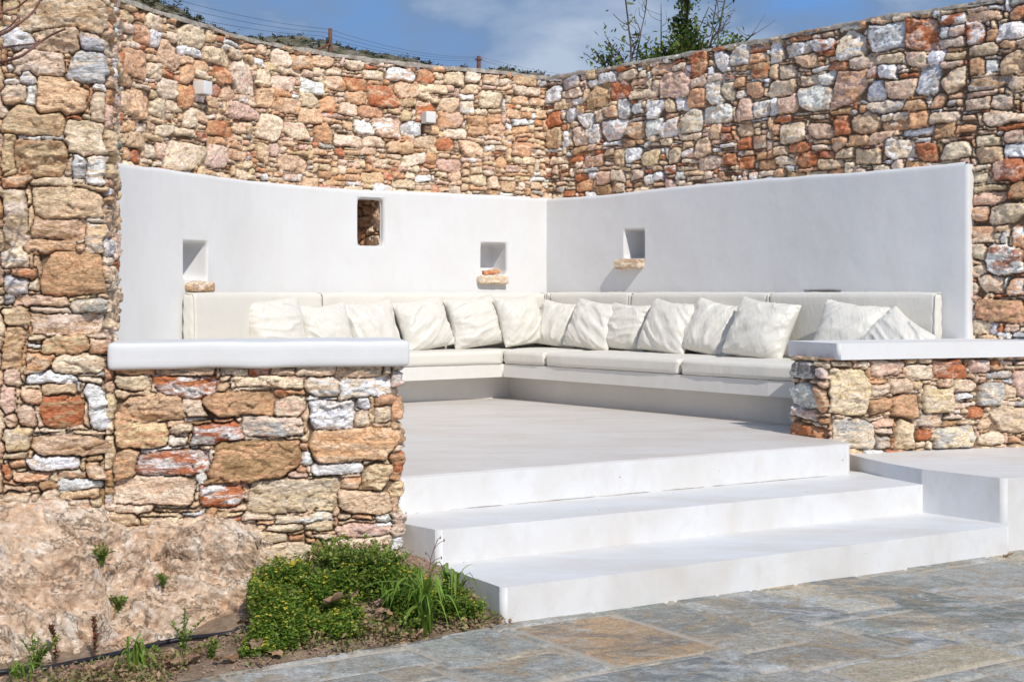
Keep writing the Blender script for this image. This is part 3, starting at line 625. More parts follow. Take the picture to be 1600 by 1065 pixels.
# ------------------------------------------------------------------ near wall, low walls
NF = lambda X: 6.33 + 0.24 * X            # plan line of the near stone face
c180 = np.array((-1.868, NF(-1.868)))
nd = np.array((1, .24)) / math.hypot(1, .24); nn_ = np.array((nd[1], -nd[0])); back_ = -nn_
def round_corner(pts, r=.03):
    P = [np.array(pts[0], float)]
    for i in range(1, len(pts) - 1):
        a, b, c = map(lambda q: np.array(q, float), pts[i - 1:i + 2]); d1 = (a - b) / np.linalg.norm(a - b); d2 = (c - b) / np.linalg.norm(c - b)
        for t in np.linspace(0, 1, 6): P.append((1 - t) ** 2 * (b + d1 * r) + 2 * t * (1 - t) * b + t * t * (b + d2 * r))
    P.append(np.array(pts[-1], float)); return np.array(P)
NW = Path(round_corner([c180 - nd * 1.5, c180, c180 + back_ * .55]), smooth=False, step=.008)
mN = crops(0, 0, T("27 -20 181 50 tc;5 40 48 75 w;50 40 125 80 t;120 52 181 80 g;18 77 102 118 c;103 80 181 132 gc;0 75 14 98 o;12 97 33 112 w;27 105 55 135 w;0 123 24 133 w;0 133 40 160 c;54 120 140 182 t;107 130 140 142 o;143 133 177 141 w;142 142 181 193 c;0 165 98 210 t;97 190 181 243 cy;24 217 108 277 by;61 213 100 220 w;3 207 24 268 y;115 243 136 280 w;137 243 180 290 cw;0 274 50 292 o;52 277 112 294 c;0 294 42 384 cy;45 295 177 340 yt;47 340 133 373 tb;133 345 177 393 tw;40 373 118 392 t;0 387 46 418 cg;60 393 177 460 bo;16 418 58 434 o;0 428 42 458 gc;42 435 60 456 c;0 460 20 475 g;20 459 108 478 tp;108 464 177 488 gc;0 478 46 506 y;46 480 112 490 c;46 490 177 521 c;0 508 37 577 bt;40 522 65 532 c;65 525 138 555 yo;138 528 175 554 o;40 534 63 546 w;40 552 83 583 o;84 555 177 585 c;0 577 38 603 c;39 583 120 598 w;122 587 175 597 c;0 603 25 645 p;33 604 66 630 t;66 600 122 618 y;135 597 179 670 wg;60 618 131 670 rb;29 632 56 668 p;0 668 48 707 y;0 708 42 718 y;52 678 175 711 tb;48 670 102 677 c;43 713 126 733 w;12 720 42 731 o;0 725 15 755 o;18 735 80 754 oc;90 735 137 746 o;140 722 176 754 o;90 747 174 767 w;5 756 60 766 t"), NW, sc=1, hi=1.5)
def szN(r, z, u):
    q = r.random()
    if q < .25: return r.uniform(.22, .36), r.uniform(.10, .17)
    if q < .6: return r.uniform(.12, .24), r.uniform(.05, .09)
    if q < .85: return r.uniform(.10, .20), r.uniform(.02, .045)
    return r.uniform(.04, .08), r.uniform(.03, .05)
def mxN(r, z, u): return r.choices('ctyopwrbg', (24, 22, 14, 14, 6, 9, 4, 6, 3))[0]
nw = empty('stone_wall', (*c180, -.5)); tag(nw, 'tall near end wall of large tan and cream stone slabs at the left edge', 'wall')
wall_relief('stonework', NW, -.62, ZT - .1, .0055, mN, szN, 17, mxN, M['stone_near'], nw, depth=.03, cell=.02, round_=(.12, .4), gap=.0013)
backing('wall_core', NW, -.6, ZT - .12, .5, M['cement'], nw)
sweep_cap('coping', NW, ZT - .13, .045, -.5, .05, M['cement'], nw, seed=24)

cE = np.array((-.555, NF(-.555)))
PW = Path(round_corner([c180 + nd * .0, cE, cE + back_ * .34]), smooth=False, step=.008)
mP = crops(0, 0, T("182 587 238 617 c;240 585 342 621 rw;343 587 365 594 c;340 596 361 611 t;365 588 475 609 cp;181 620 285 654 t;287 622 320 650 c;320 611 428 651 bo;429 617 478 650 c;478 585 530 621 cw;530 590 622 620 wc;287 652 325 658 w;178 656 264 697 yo;265 660 297 678 c;264 680 293 698 w;297 660 378 692 rw;330 653 364 660 o;380 653 478 682 cg;480 625 556 671 w;558 624 583 640 w;585 622 620 636 o;556 643 578 668 o;585 638 623 664 c;419 684 445 690 c;445 677 480 690 c;482 670 622 722 ot;464 690 480 703 o;213 700 328 741 rw;178 700 212 752 ot;330 684 470 753 bo;470 706 485 725 w;486 724 566 743 w;568 724 622 763 yb;307 743 340 756 w;450 738 483 748 p;180 743 306 787 tc;312 757 380 795 rw;385 748 534 800 cy;534 747 566 765 o;430 800 520 815 cw;527 767 622 803 t;475 817 520 830 c;548 805 582 814 o;585 805 622 815 w;525 817 622 838 pw;490 832 524 840 c;510 841 620 865 c;380 797 425 815 c"), PW, sc=1, hi=1.33)
pw = empty('low_wall', (*c180, -.5)); tag(pw, 'low stone wall with thick white cap in front of the sofa, beside the steps', 'wall')
wall_relief('stonework', PW, -.62, .60, .0055, mP, szN, 19, mxN, M['stone_near'], pw, depth=.03, cell=.02, round_=(.12, .4), gap=.0013)
backing('wall_core', PW, -.6, .59, .33, M['cement'], pw)
def cap_box(name, a, b, da, w, z0, z1, parent, r=.022, seed=0, material=None):
    """a->b is the front edge in plan, da the inward direction, w the depth"""
    a = np.array(a); b = np.array(b); L = np.linalg.norm(b - a); t = (b - a) / L
    V, Fc = rbox(L, w, z1 - z0, r, .04)
    V = V + .006 * np.stack([fbm(V[:, 0] * 4, V[:, 1] * 5, V[:, 2] * 5, o=3, s=seed + k) for k in range(3)], 1)
    c = (a + b) / 2 + np.array(da) * w / 2
    X = c[0] + V[:, 0] * t[0] + V[:, 1] * da[0]; Y = c[1] + V[:, 0] * t[1] + V[:, 1] * da[1]
    return link(name, mesh_np(name, np.stack([X, Y, (z0 + z1) / 2 + V[:, 2]], 1), Fc), material or M['plaster'], parent)
cap_box('cap', c180 + nn_ * .07 + nd * .015, cE + nn_ * .07 + nd * .05, back_, .44, .598, .722, pw, seed=3)

rA = np.array((2.06, 8.32)); rd = np.array((1, .31)) / math.hypot(1, .31); rn = np.array((rd[1], -rd[0]))
rside = np.array((-.50, 1)) / math.hypot(.5, 1)
RW = Path(round_corner([rA + rside * .36, rA, rA + rd * 2.6]), smooth=False, step=.008)
mQ = crops(1200, 500, T("290 262 378 292 c;145 255 285 355 gk;290 297 378 355 p;295 360 378 400 t;140 368 296 540 wg;302 403 374 570 y;145 545 295 610 p;300 590 370 640 o;140 640 355 738 ro;"
 "384 300 630 580 yc;400 600 655 800 cg;390 255 530 292 c;540 262 630 295 c;640 260 845 350 p;850 270 1015 370 c;1015 240 1225 360 rp;1230 240 1365 330 p;1375 305 1505 365 g;620 357 745 388 o;635 393 750 460 c;757 360 888 450 t;890 378 945 440 y;950 400 1140 575 yc;635 472 750 572 ob;755 460 930 595 ob;1155 362 1285 438 c;1290 390 1450 525 cg;1380 530 1600 690 yc;1520 310 1600 475 p;1235 535 1345 600 r;1150 442 1250 485 w;1040 370 1145 430 p;575 583 760 605 c;650 608 780 662 p;660 665 775 710 c;660 715 755 790 g;785 600 905 785 cy;910 665 1015 740 r;915 585 1080 650 g;1020 655 1300 795 cg;1305 605 1375 685 t;1310 692 1450 775 c;1480 700 1545 760 o"), RW, hi=3.0)
rw = empty('low_wall', (*rA, -.1)); tag(rw, 'low stone wall with white cap in front of the right arm of the sofa', 'wall')
def szQ(r, z, u):
    q = r.random()
    if q < .25: return r.uniform(.16, .26), r.uniform(.12, .18)
    if q < .6: return r.uniform(.08, .16), r.uniform(.05, .09)
    return r.uniform(.05, .14), r.uniform(.03, .05)
wall_relief('stonework', RW, -.2, .53, .0075, mQ, szQ, 23, mxN, M['stone_near'], rw, depth=.03, cell=.02)
backing('wall_core', RW, -.2, .50, .33, M['cement'], rw)
q0 = rA + rn * .09 - rd * -.02 
fl = rA + rn * .06 + np.array((.03, 0)); fr_ = fl + rd * 2.6
# cap outline: side edge follows the wall's left face
bl = fl + rside * .52; capme = prism([fl, fr_, fr_ + np.array((-.15, .5)), bl + np.array((.0, .0))], .515, .622, .02, .2, .002, 5)
link('cap', capme, M['plaster'], rw)

# ------------------------------------------------------------------ terrace floor, steps, side block
plat = prism([(-2.9, 5.85), (-.66, 6.40), (-.575, 6.60), (2.13, 8.06), (2.12, 8.39), (2.4, 8.56), (4.9, 9.33), (3.6, 9.9), (.4, 12.7), (-3.2, 10.3)], -.62, 0, .018, .3, .003, 2)
tag(link('terrace_floor', plat, M['floor']), kind='structure')
st = empty('steps', (.9, 6.7, -.52)); tag(st, 'three broad white plastered steps up to the terrace', 'steps')
link('riser', prism([(-.60, 6.50), (-.57, 6.585), (2.12, 8.045), (2.15, 8.20), (1.9, 8.3), (-.5, 6.98)], -.6, -.006, .02, .12, .004, 4), M['steps'], st)
link('step', prism([(-.60, 6.385), (-.354, 6.15), (2.455, 7.62), (2.40, 7.95), (2.1, 8.25), (-.60, 6.75)], -.62, -.19, .024, .12, .004, 3), M['steps'], st)
link('step', prism([(-.40, 6.215), (-.042, 5.666), (2.80, 7.19), (2.66, 7.8), (2.3, 7.9), (-.34, 6.4)], -.62, -.356, .026, .12, .004, 6), M['steps'], st)
for (a_, b_, z_) in (((-.50, 6.622), (2.05, 8.005), -.188)),:
    tt = np.linspace(0, 1, 220)[:, None]; Q = np.array(a_) * (1 - tt) + np.array(b_) * tt; Q = Q + (np.array((.48, -.88)) * (.0025 * fbm(tt * 40, tt * 0, o=3, s=5))); V, Fc = tube(np.c_[Q, z_ + .002 * fbm(tt[:, 0] * 60, tt[:, 0] * 0, o=3, s=6)], .0009 + .0009 * np.clip(fbm(tt[:, 0] * 14, tt[:, 0] * 0, o=2, s=7) * 2, -1, 1), 5)
    link('joint_crack', mesh_mixed('joint_crack', V, Fc), M['cement'], st)
blk = link('plaster_block', prism([(2.19, 8.36), (2.235, 8.15), (2.31, 7.90), (2.44, 7.62), (2.785, 7.24), (5.5, 8.66), (5.5, 9.6), (2.3, 8.75)], -.62, -.10, .028, .12, .004, 7), M['steps'])
tag(recenter(blk), 'white plastered block beside the steps carrying the right low wall', 'block')

# ------------------------------------------------------------------ built-in bench
FRL = np.array([(-1.95, 8.35), (-1.86, 9.1), (-1.62, 9.85), (-1.28, 10.42), (-.98, 10.74), (-.08, 11.33)])
FRR = np.array([(-.08, 11.33), (.285, 10.96), (1.28, 9.85), (1.84, 9.2), (2.5, 8.62)])
def wallpts(path, u0, u1, off, n=14): return path.at(np.linspace(u0, u1, n), off)
bnL = [tuple(p) for p in FRL]; uc = WL.L - .1
ub0 = WL.u[np.argmin(np.linalg.norm(WL.P - np.array((-2.88, 8.5)), axis=1))]
ubR = WR.u[np.argmin(np.linalg.norm(WR.P - np.array((3.45, 8.95)), axis=1))]
wpL = wallpts(WL, ub0, WL.L - .25, .03); wpR = wallpts(WR, .2, ubR, .03)
poly = list(map(tuple, FRL)) + list(map(tuple, FRR[1:])) + [tuple(p) for p in wpR[::-1]] + [(.35, 12.3)] + [tuple(p) for p in wpL[::-1]]
def inset(P, d):
    P = np.asarray(P); T_ = np.gradient(P, axis=0); T_ /= np.linalg.norm(T_, axis=1, keepdims=True); return P + np.stack([-T_[:, 1], T_[:, 0]], 1) * d
bs = empty('bench', (.3, 11.6, 0)); tag(bs, 'built in white plaster corner bench with overhanging slab along both walls', 'bench')
link('seat_slab', prism(poly, .205, .32, .012, .2, .002, 8), M['bench'], bs)
bL = inset(FRL, .27); bR = inset(FRR, .17); bL[-1] = bR[0] = (-.02, 11.62)
poly2 = [tuple(p) for p in bL] + [tuple(p) for p in bR[1:]] + [tuple(p) for p in wpR[::-1]] + [(.35, 12.3)] + [tuple(p) for p in wpL[::-1]]
link('base', prism(poly2, -.02, .206, 0, .3, .002, 9), M['bench'], bs)

# ------------------------------------------------------------------ cushions
def resamp(P, n):
    P = np.asarray(P, float); d = np.r_[0, np.cumsum(np.linalg.norm(np.diff(P, axis=0), axis=1))]; t = np.linspace(0, d[-1], n); return np.stack([np.interp(t, d, P[:, i]) for i in (0, 1)], 1)
def pad(name, front, back, z0, z1, r, seed, parent=None, puff=.012, wr=.004, step=.03, lean=0.0):
    front = resamp(front, 60); back = resamp(back, 60); L = (np.linalg.norm(np.diff(front, axis=0), axis=1).sum() + np.linalg.norm(np.diff(back, axis=0), axis=1).sum()) / 2
    W = np.linalg.norm(front - back, axis=1).mean(); Tt = z1 - z0
    V, Fc = rbox(L, W, Tt, r, step); s = (V[:, 0] / L + .5); t = (V[:, 1] / W + .5); w = V[:, 2]
    s_ = np.clip(s, 0, 1) * 59; i = np.clip(s_.astype(int), 0, 58); f = (s_ - i)[:, None]
    A = front[i] * (1 - f) + front[i + 1] * f; B = back[i] * (1 - f) + back[i + 1] * f
    # puffy faces, puckered ends
    sx = 1 - (2 * s - 1) ** 6; tx = 1 - (2 * t - 1) ** 4; wx = 1 - (2 * w / Tt) ** 4
    P = A + (B - A) * t[:, None]; dirn = (B - A) / np.linalg.norm(B - A, axis=1, keepdims=True)
    P = P + dirn * (np.sign(V[:, 1]) * puff * (np.abs(2 * t - 1) > .7) * sx * wx)[:, None]
    z = (z0 + z1) / 2 + w + np.sign(w) * puff * sx * tx * (np.abs(w) > Tt * .3)
    d = V / np.array([L, W, Tt]) * 2; nr = np.sign(d) * np.abs(d) ** 8; nr /= np.linalg.norm(nr, axis=1, keepdims=True) + 1e-9
    e = np.exp(-(0.5 - np.abs(s - .5)) * L / .10)
    wv = wr * fbm(V[:, 0] * 9, V[:, 1] * 14, V[:, 2] * 4, o=4, s=seed) + wr * 1.3 * e * np.sin(V[:, 2] * 150 + V[:, 1] * 90 + 3 * fbm(V[:, 0] * 8, V[:, 1] * 8, V[:, 2] * 8, s=seed))
    tdir = np.stack([-dirn[:, 1], dirn[:, 0]], 1)
    P = P + (wv * nr[:, 1])[:, None] * dirn - (wv * nr[:, 0])[:, None] * tdir; z = z + wv * nr[:, 2]
    if lean: P = P + dirn * (lean * (z - z0))[:, None]
    return link(name, mesh_np(name, np.concatenate([P, z[:, None]], 1), Fc), M['cushion'], parent)
def pathseg(path, px0, px1, off, n=20, **kw):
    u0 = path.find(px0, off, **kw); u1 = path.find(px1, off, **kw); return path.at(np.linspace(u0, u1, n), off)
# seat cushions: front edge pieces (cut at joints), back edge near the backrests
fo = -.012
FL = inset(FRL, fo); FR = inset(FRR, fo); cf = np.array((-.075, 11.31)); FL[-1] = cf; FR[0] = cf
def cutpx(P, px0, px1):
    Q = resamp(P, 400); x = CX + F * Q[:, 0] / Q[:, 1]; m = (x >= px0) & (x <= px1); return Q[m]
seatL = resamp(FL, 400)
SB = .17 + PTH   # back line offset from the stone
WLs = lambda a, b: WL.at(np.linspace(a, b, 20), SB)
def u_near(path, p): return path.u[np.argmin(np.linalg.norm(path.P - np.array(p), axis=1))]
Lc = WL.L - .42; Rc = .42
seatdefs = []
i1, i2 = 150, 285
seatdefs.append((seatL[:i1 - 1], WLs(u_near(WL, seatL[0]), u_near(WL, seatL[i1])), 'long ivory seat cushion of the left bench arm, hidden end behind the low wall'))
seatdefs.append((seatL[i1 + 1:i2 - 1], WLs(u_near(WL, seatL[i1]) + .01, u_near(WL, seatL[i2])), 'ivory seat cushion behind the left low wall, next to the corner run'))
seatdefs.append((seatL[i2 + 1:-2], WLs(u_near(WL, seatL[i2]) + .01, WL.L - .62), 'ivory seat cushion showing just right of the left low wall cap, left of the corner'))
A0 = cutpx(FR, 783, 850); A1 = cutpx(FR, 852, 1060); A2 = cutpx(FR, 1062, 1480)
ur = lambda p: u_near(WR, p)
seatdefs.append((A0, np.array([WL.at(WL.L - .60, SB), WL.at(WL.L - .40, SB), WR.at(ur(A0[-1]) + .0, SB)]), 'short ivory corner seat cushion where the two benches meet'))
seatdefs.append((A1, WR.at(np.linspace(ur(A1[0]) + .02, ur(A1[-1]), 12), SB), 'middle ivory seat cushion of the right bench with puckered end'))
seatdefs.append((A2, WR.at(np.linspace(ur(A2[0]) + .02, ubR - .12, 12), SB), 'ivory seat cushion of the right bench running behind the right low wall'))
for k, (fp, bp, lab) in enumerate(seatdefs):
    o = pad('seat_cushion', fp, bp, .322, .44, .03, 50 + k, puff=.008); tag(recenter(o), lab, 'seat cushion', 'ivory seat cushions on the corner bench')
BO, BI = .135 + PTH, .02 + PTH
backdefs = [(WL, 302, 505, dict(lo=2.4), 'leftmost ivory back cushion with its square end exposed behind the low wall'),
            (WL, 505, 772, dict(lo=2.4), 'long ivory back cushion left of the corner below the window opening'),
            (WR, 858, 983, {}, 'ivory back cushion just right of the wall corner'),
            (WR, 983, 1200, {}, 'ivory back cushion in the middle of the right wall'),
            (WR, 1200, 1464, {}, 'rightmost ivory back cushion, its end facing the stone wall')]
for k, (pth, x0, x1, kw, lab) in enumerate(backdefs):
    e = empty('back_cushion', (0, 0, 0)); u0 = pth.find(x0, BO, **kw); u1 = pth.find(x1, BO, **kw)
    if k == 1: u1 = WL.L - .36
    if k == 2: u0 = .36
    us = np.linspace(u0, u1, 30); e.location = (*pth.at((u0 + u1) / 2, BI), .44)
    pad('cushion_body', pth.at(us, BO), pth.at(us, BI), .43, .945, .035, 70 + k, e, puff=.010, wr=.003, step=.03)
    for ue in (u0 + .004, u1 - .004):   # stitched piping at both ends
        rr_ = [(BO - .01, .47), (BO + .003, .60), (BO + .003, .80), (BO - .006, .93), (BO - .04, .947), (BI + .03, .947)]
        pp = spline([(*pth.at(ue, o_), z_) for o_, z_ in rr_], .02); V, Fc = tube(pp, .004, 6); link('piping', mesh_mixed('piping', V, Fc), M['piping'], e)
    tag(e, lab, 'back cushion', 'ivory back cushions along the walls')
# corner wedge cushion
e = pad('back_cushion', np.array([WL.at(WL.L - .35, BO), WR.at(.35, BO)]), np.array([WL.at(WL.L - .35, BI), WR.at(.35, BI)]), .43, .94, .04, 99, puff=.01)
tag(recenter(e), 'ivory back cushion filling the corner behind the pillows', 'back cushion', 'ivory back cushions along the walls')

# ------------------------------------------------------------------ pillows: a small cloth inflation solved here
def inflate(N=56, size=1.0, press=1.0, seed=0, steps=110, squash=0.0):
    r = np.random.default_rng(seed); g = np.linspace(-.5, .5, N); h = g[1] - g[0]; X, Y = np.meshgrid(g, g, indexing='ij')
    P = np.zeros((2, N, N, 3)); P[..., 0] = X; P[..., 1] = Y; bump_ = .03 * (1 - (2 * X) ** 2) * (1 - (2 * Y) ** 2)
    P[0, ..., 2] = bump_; P[1, ..., 2] = -bump_; P += r.normal(0, .0012, P.shape); P[..., 2] += .006 * fbm(X * 5, Y * 5, o=3, s=seed)
    Q = P.copy()
    def weld():
        for sl in ((0, slice(None)), (-1, slice(None)), (slice(None), 0), (slice(None), -1)):
            m = (P[(0,) + sl] + P[(1,) + sl]) / 2; P[(0,) + sl] = m; P[(1,) + sl] = m
    def con(a, b, L, k):
        d = P[b] - P[a]; n = np.linalg.norm(d, axis=-1, keepdims=True) + 1e-9; c = d * (k * .5 * (1 - L / n)); P[a] += c; P[b] -= c
    A = slice(None); fam = []
    for s0 in (0, 1):
        e = lambda o, st=2: slice(o, None, st)
        n1 = (N - s0) // 2 * 2
        fam.append(((A, slice(s0, s0 + n1 - 1, 2), A), (A, slice(s0 + 1, s0 + n1, 2), A), h, 1.0)); fam.append(((A, A, slice(s0, s0 + n1 - 1, 2)), (A, A, slice(s0 + 1, s0 + n1, 2)), h, 1.0))
        fam.append(((A, slice(s0, s0 + n1 - 1, 2), slice(0, N - 1)), (A, slice(s0 + 1, s0 + n1, 2), slice(1, N)), h * 1.414, .25)); fam.append(((A, slice(s0, s0 + n1 - 1, 2), slice(1, N)), (A, slice(s0 + 1, s0 + n1, 2), slice(0, N - 1)), h * 1.414, .25))
    sag = np.array((0, -1, 0)) * .00010
    for t in range(steps):
        vel = (P - Q) * .92; Q = P.copy()
        du = np.gradient(P, axis=1); dv = np.gradient(P, axis=2); n = np.cross(du, dv); n[1] *= -1
        n /= (h * h); P = P + vel + n * (.00042 * press) + sag
        for it in range(7):
            for a, b, L, k in fam: con(a, b, L, k)
            # light bending
            m = (P[:, :-2] + P[:, 2:]) / 2; P[:, 1:-1] += (m - P[:, 1:-1]) * .008
            m = (P[:, :, :-2] + P[:, :, 2:]) / 2; P[:, :, 1:-1] += (m - P[:, :, 1:-1]) * .008
            weld()
    # creases: gathers along the seams and a few long folds
    ex = np.abs(P[0, -1, :, 0]) + np.abs(P[0, 0, :, 0]); ey = np.abs(P[0, :, -1, 1]) + np.abs(P[0, :, 0, 1])
    P[..., 0] *= ((ex.max() / ex) ** .72)[None, None, :]; P[..., 1] *= ((ey.max() / ey) ** .72)[None, :, None]
    d_ = np.minimum(.5 - np.abs(X), .5 - np.abs(Y)); side = np.where(np.abs(X) > np.abs(Y), Y, X)
    gth = 2.3 * np.sin(side * 75 + 5 * fbm(X * 5, Y * 5, o=2, s=seed + 5)) * np.exp(-d_ / .07) * np.clip(fbm(X * 4, Y * 4, o=2, s=seed + 8) + .5, 0, 1) * (1 - np.exp(-d_ / .012))
    an = r.uniform(0, 3.1); xr = X * math.cos(an) + Y * math.sin(an); yr = -X * math.sin(an) + Y * math.cos(an)
    fo = 1 - 3.2 * np.abs(fbm(xr * 2.4, yr * 7.5, o=2, s=seed + 13)); fo2 = 1 - 3 * np.abs(fbm(X * 5 + Y * 3, Y * 4 - X * 3, o=2, s=seed + 14)); edge = np.clip(d_ / .06, 0, 1)
    P[0, ..., 2] += .007 * gth + (.027 * np.clip(fo, -.6, 1) + .009 * np.clip(fo2, -.5, 1)) * edge
    V = P.reshape(-1, 3); f0 = grid_faces(N, N); f1 = grid_faces(N, N, N * N)[:, ::-1]; Fc = np.concatenate([f0, f1])
    idx = np.arange(2 * N * N).reshape(2, N, N); mp_ = np.arange(2 * N * N); 
    for sl in ((0, slice(None)), (-1, slice(None)), (slice(None), 0), (slice(None), -1)): mp_[idx[(1,) + sl].ravel()] = idx[(0,) + sl].ravel()
    Fc = mp_[Fc]; used = np.unique(Fc); re = np.zeros(2 * N * N, int); re[used] = np.arange(len(used)); V = V[used]; Fc = re[Fc]
    V = V - V.mean(0); return V, Fc
VARS = [inflate(seed=s, press=p) for s, p in ((1, .8), (2, 1.0), (3, .9), (4, .7))]
def pillow(path, px, off, size, lean, roll, var, zc, lab, kw={}, flip=1, yaw=0, asp=1.08):
    u = path.find(px, off, **kw); p = path.at(u, off); n = path.nrm(u); ang = math.atan2(n[1], n[0]) + R(yaw)
    nv = Vector((math.cos(ang), math.sin(ang), 0)); tv = Vector((0, 0, 1)).cross(nv) ; tv = tv if tv.dot(Vector((1, 0, 0))) > 0 else -tv
    upv = Vector((0, 0, 1)); nv2 = (nv * math.cos(R(lean)) + upv * math.sin(R(lean))); up2 = nv2.cross(tv) if nv2.cross(tv).z > 0 else -nv2.cross(tv)
    a = R(roll); x = tv * math.cos(a) + up2 * math.sin(a); y = -tv * math.sin(a) + up2 * math.cos(a)
    V, Fc = VARS[var]; V = V * np.array((size * flip * asp, size, size * .88))
    if flip < 0: Fc = Fc[:, ::-1]
    Mx = np.array((x, y, x.cross(y))).T
    if (x.cross(y)).dot(nv2) < 0: Mx = np.array((x, y, x.cross(y))).T
    W_ = V @ Mx.T; me = mesh_np('pillow', W_, Fc); o = link('pillow', me, M['pillow']); o.location = (*p, zc - .005)
    md = o.modifiers.new('Subdivision', 'SUBSURF'); md.levels = 1; md.render_levels = 1
    o.data.attributes  # keep
    tag(o, lab, 'pillow', 'ivory pillows along the corner bench'); return o
k24 = dict(lo=2.4)
PO = .245 + PTH
pillow(WL, 430, PO, .50, 18, 6, 0, .68, 'leftmost ivory pillow, deeply creased, beside the bare back cushion', k24, yaw=-30)
pillow(WL, 506, PO, .48, 20, 4, 1, .64, 'plump ivory pillow, second from the left behind the low wall cap', k24, yaw=-14)
pillow(WL, 581, PO, .51, 18, 5, 2, .645, 'ivory pillow third from the left, overlapping the cap end of the left low wall', k24, -1)
pillow(WL, 663, PO + .02, .50, 20, 9, 3, .675, 'ivory pillow standing just right of the left low wall, below the window', k24)
pillow(WL, 741, PO, .50, 18, 7, 0, .69, 'ivory pillow directly below the ledge stone niche, left of the corner', k24, -1)
pillow(WL, 815, PO + .05, .49, 14, 5, 1, .70, 'tall ivory pillow with a pointed upper right tip in the wall corner', k24, -1, 12)
pillow(WR, 873, PO + .03, .46, 22, -7, 2, .665, 'ivory pillow right of the corner, half behind its right neighbour', {}, 1, 14)
pillow(WR, 926, PO + .07, .49, 24, -7, 3, .665, 'ivory pillow with wavy creases below and left of the double lobed ledge stone', {}, -1, 10)
pillow(WR, 980, PO + .0, .45, 20, -3, 0, .655, 'ivory pillow tucked behind its neighbour, below the right wall niche', {}, -1, 6)
pillow(WR, 1045, PO + .06, .50, 25, -6, 1, .665, 'ivory pillow with gathered right edge in the middle of the right bench', {}, 1, 4)
pillow(WR, 1115, PO + .0, .50, 26, -12, 2, .66, 'smooth ivory pillow leaning under its right neighbour near the right low wall', {}, 1, 12)
pillow(WR, 1188, PO + .10, .53, 26, -8, 3, .665, 'large ivory pillow touching the left end of the right low wall cap', {}, 1, 10)
pillow(WR, 1328, PO + .05, .50, 28, -8, 1, .665, 'ivory pillow half hidden behind the right low wall cap', {}, -1, 16)
pillow(WR, 1398, PO + .06, .44, 34, -36, 0, .61, 'rightmost ivory pillow, tipped onto one corner', {}, 1, 6)

# ------------------------------------------------------------------ things on the wall
def lamp(px, py, w, lab):
    w = .096
    u = WL.find(px, .09, lo=2.4); p = WL.at(u, .075); n = WL.nrm(u); z = EYE + (HY - py) / F * p[1]
    ang = math.atan2(n[1], n[0]) + math.pi / 2; e = empty('wall_lamp', (*WL.at(u, .03), z)); e.rotation_euler = (0, 0, ang)
    V, Fc = rbox(w, .11, w * 1.05, .004, .03); V[:, 1] -= .05; o = bpy.data.objects.new('housing', mesh_np('housing', V, Fc, False)); COL.objects.link(o); o.data.materials.append(M['lamp']); o.parent = e
    V, Fc = rbox(w * .7, .07, .006, .002, .03); V[:, 1] -= .05; V[:, 2] -= w * .525 + .002; o = bpy.data.objects.new('lens', mesh_np('lens', V, Fc, False)); COL.objects.link(o); o.data.materials.append(M['cement']); o.parent = e
    tag(e, lab, 'wall lamp', 'cube wall lamps')
lamp(318, 138, .105, 'small white cube wall lamp nearer the top left of the curved wall')
lamp(669, 184, .105, 'small white cube wall lamp near the corner, right of the other one')
u = WL.find(764, PTH - .05, lo=2.4); p = WL.at(u, PTH - .03)
fz = OL[2][1]
o = rough_stone('stone_fragment', (.17, .07, .045), (*p, fz + .035), R(28), M['stone_far'], None, 66, .5, 'o', 'r', .25, .1); tag(o, 'jagged orange stone fragment lying in the niche beside the corner', 'stone')

# ------------------------------------------------------------------ ground, bed, bedrock, paving
PAVZ = -.517
g = mesh_np('ground', np.array([(-600, -300, -.66), (600, -300, -.66), (600, 900, -.66), (-600, 900, -.66)]), np.array([[0, 1, 2, 3]]), False); tag(link('ground', g, M['soil']), kind='structure')
def pav_line(X): return 5.665 + .655 * X
Ad = np.array((1.8, 1)); Ad /= np.linalg.norm(Ad); Bd = np.array((-.775, 1)); Bd /= np.linalg.norm(Bd); AB = np.stack([Ad, Bd], 1); iAB = np.linalg.inv(AB)
def ab(px, py): return iAB @ at_z(px, py, PAVZ)
flags = []
for (x0, y0, x1, y1, c) in [(800, 981, 1132, 1012, 'Or'), (955, 957, 1215, 985, 'Go'), (1060, 942, 1250, 962, 'Kx'), (1165, 952, 1345, 962, 'Bx'), (1200, 925, 1382, 945, 'Yx'), (1345, 965, 1520, 972, 'Ko'), (1285, 925, 1480, 930, 'Go'), (1360, 935, 1640, 962, 'Tx'), (1200, 985, 1430, 1015, 'Go'),
                            (1060, 995, 1330, 1010, 'Gx'), (1290, 1045, 1600, 1025, 'Yo'), (890, 1060, 1200, 1052, 'Bx'), (720, 1050, 960, 1045, 'Gx'), (350, 1055, 690, 1033, 'Px'), (622, 1004, 800, 1030, 'Px'), (676, 990, 860, 1013, 'Px')]:
    a = ab(x0, y0); b = ab(x1, y1); flags.append((a[0], a[1], b[0], b[1], c))
FP = dict(O=(.50, .34, .20), G=(.335, .34, .325), K=(.37, .345, .295), B=(.22, .24, .25), Y=(.54, .48, .36), T=(.265, .295, .275), P=(.43, .445, .425), N=(.40, .38, .345))
FA = dict(r=(.19, .16, .13), o=(.50, .40, .27), x=(.44, .44, .42))
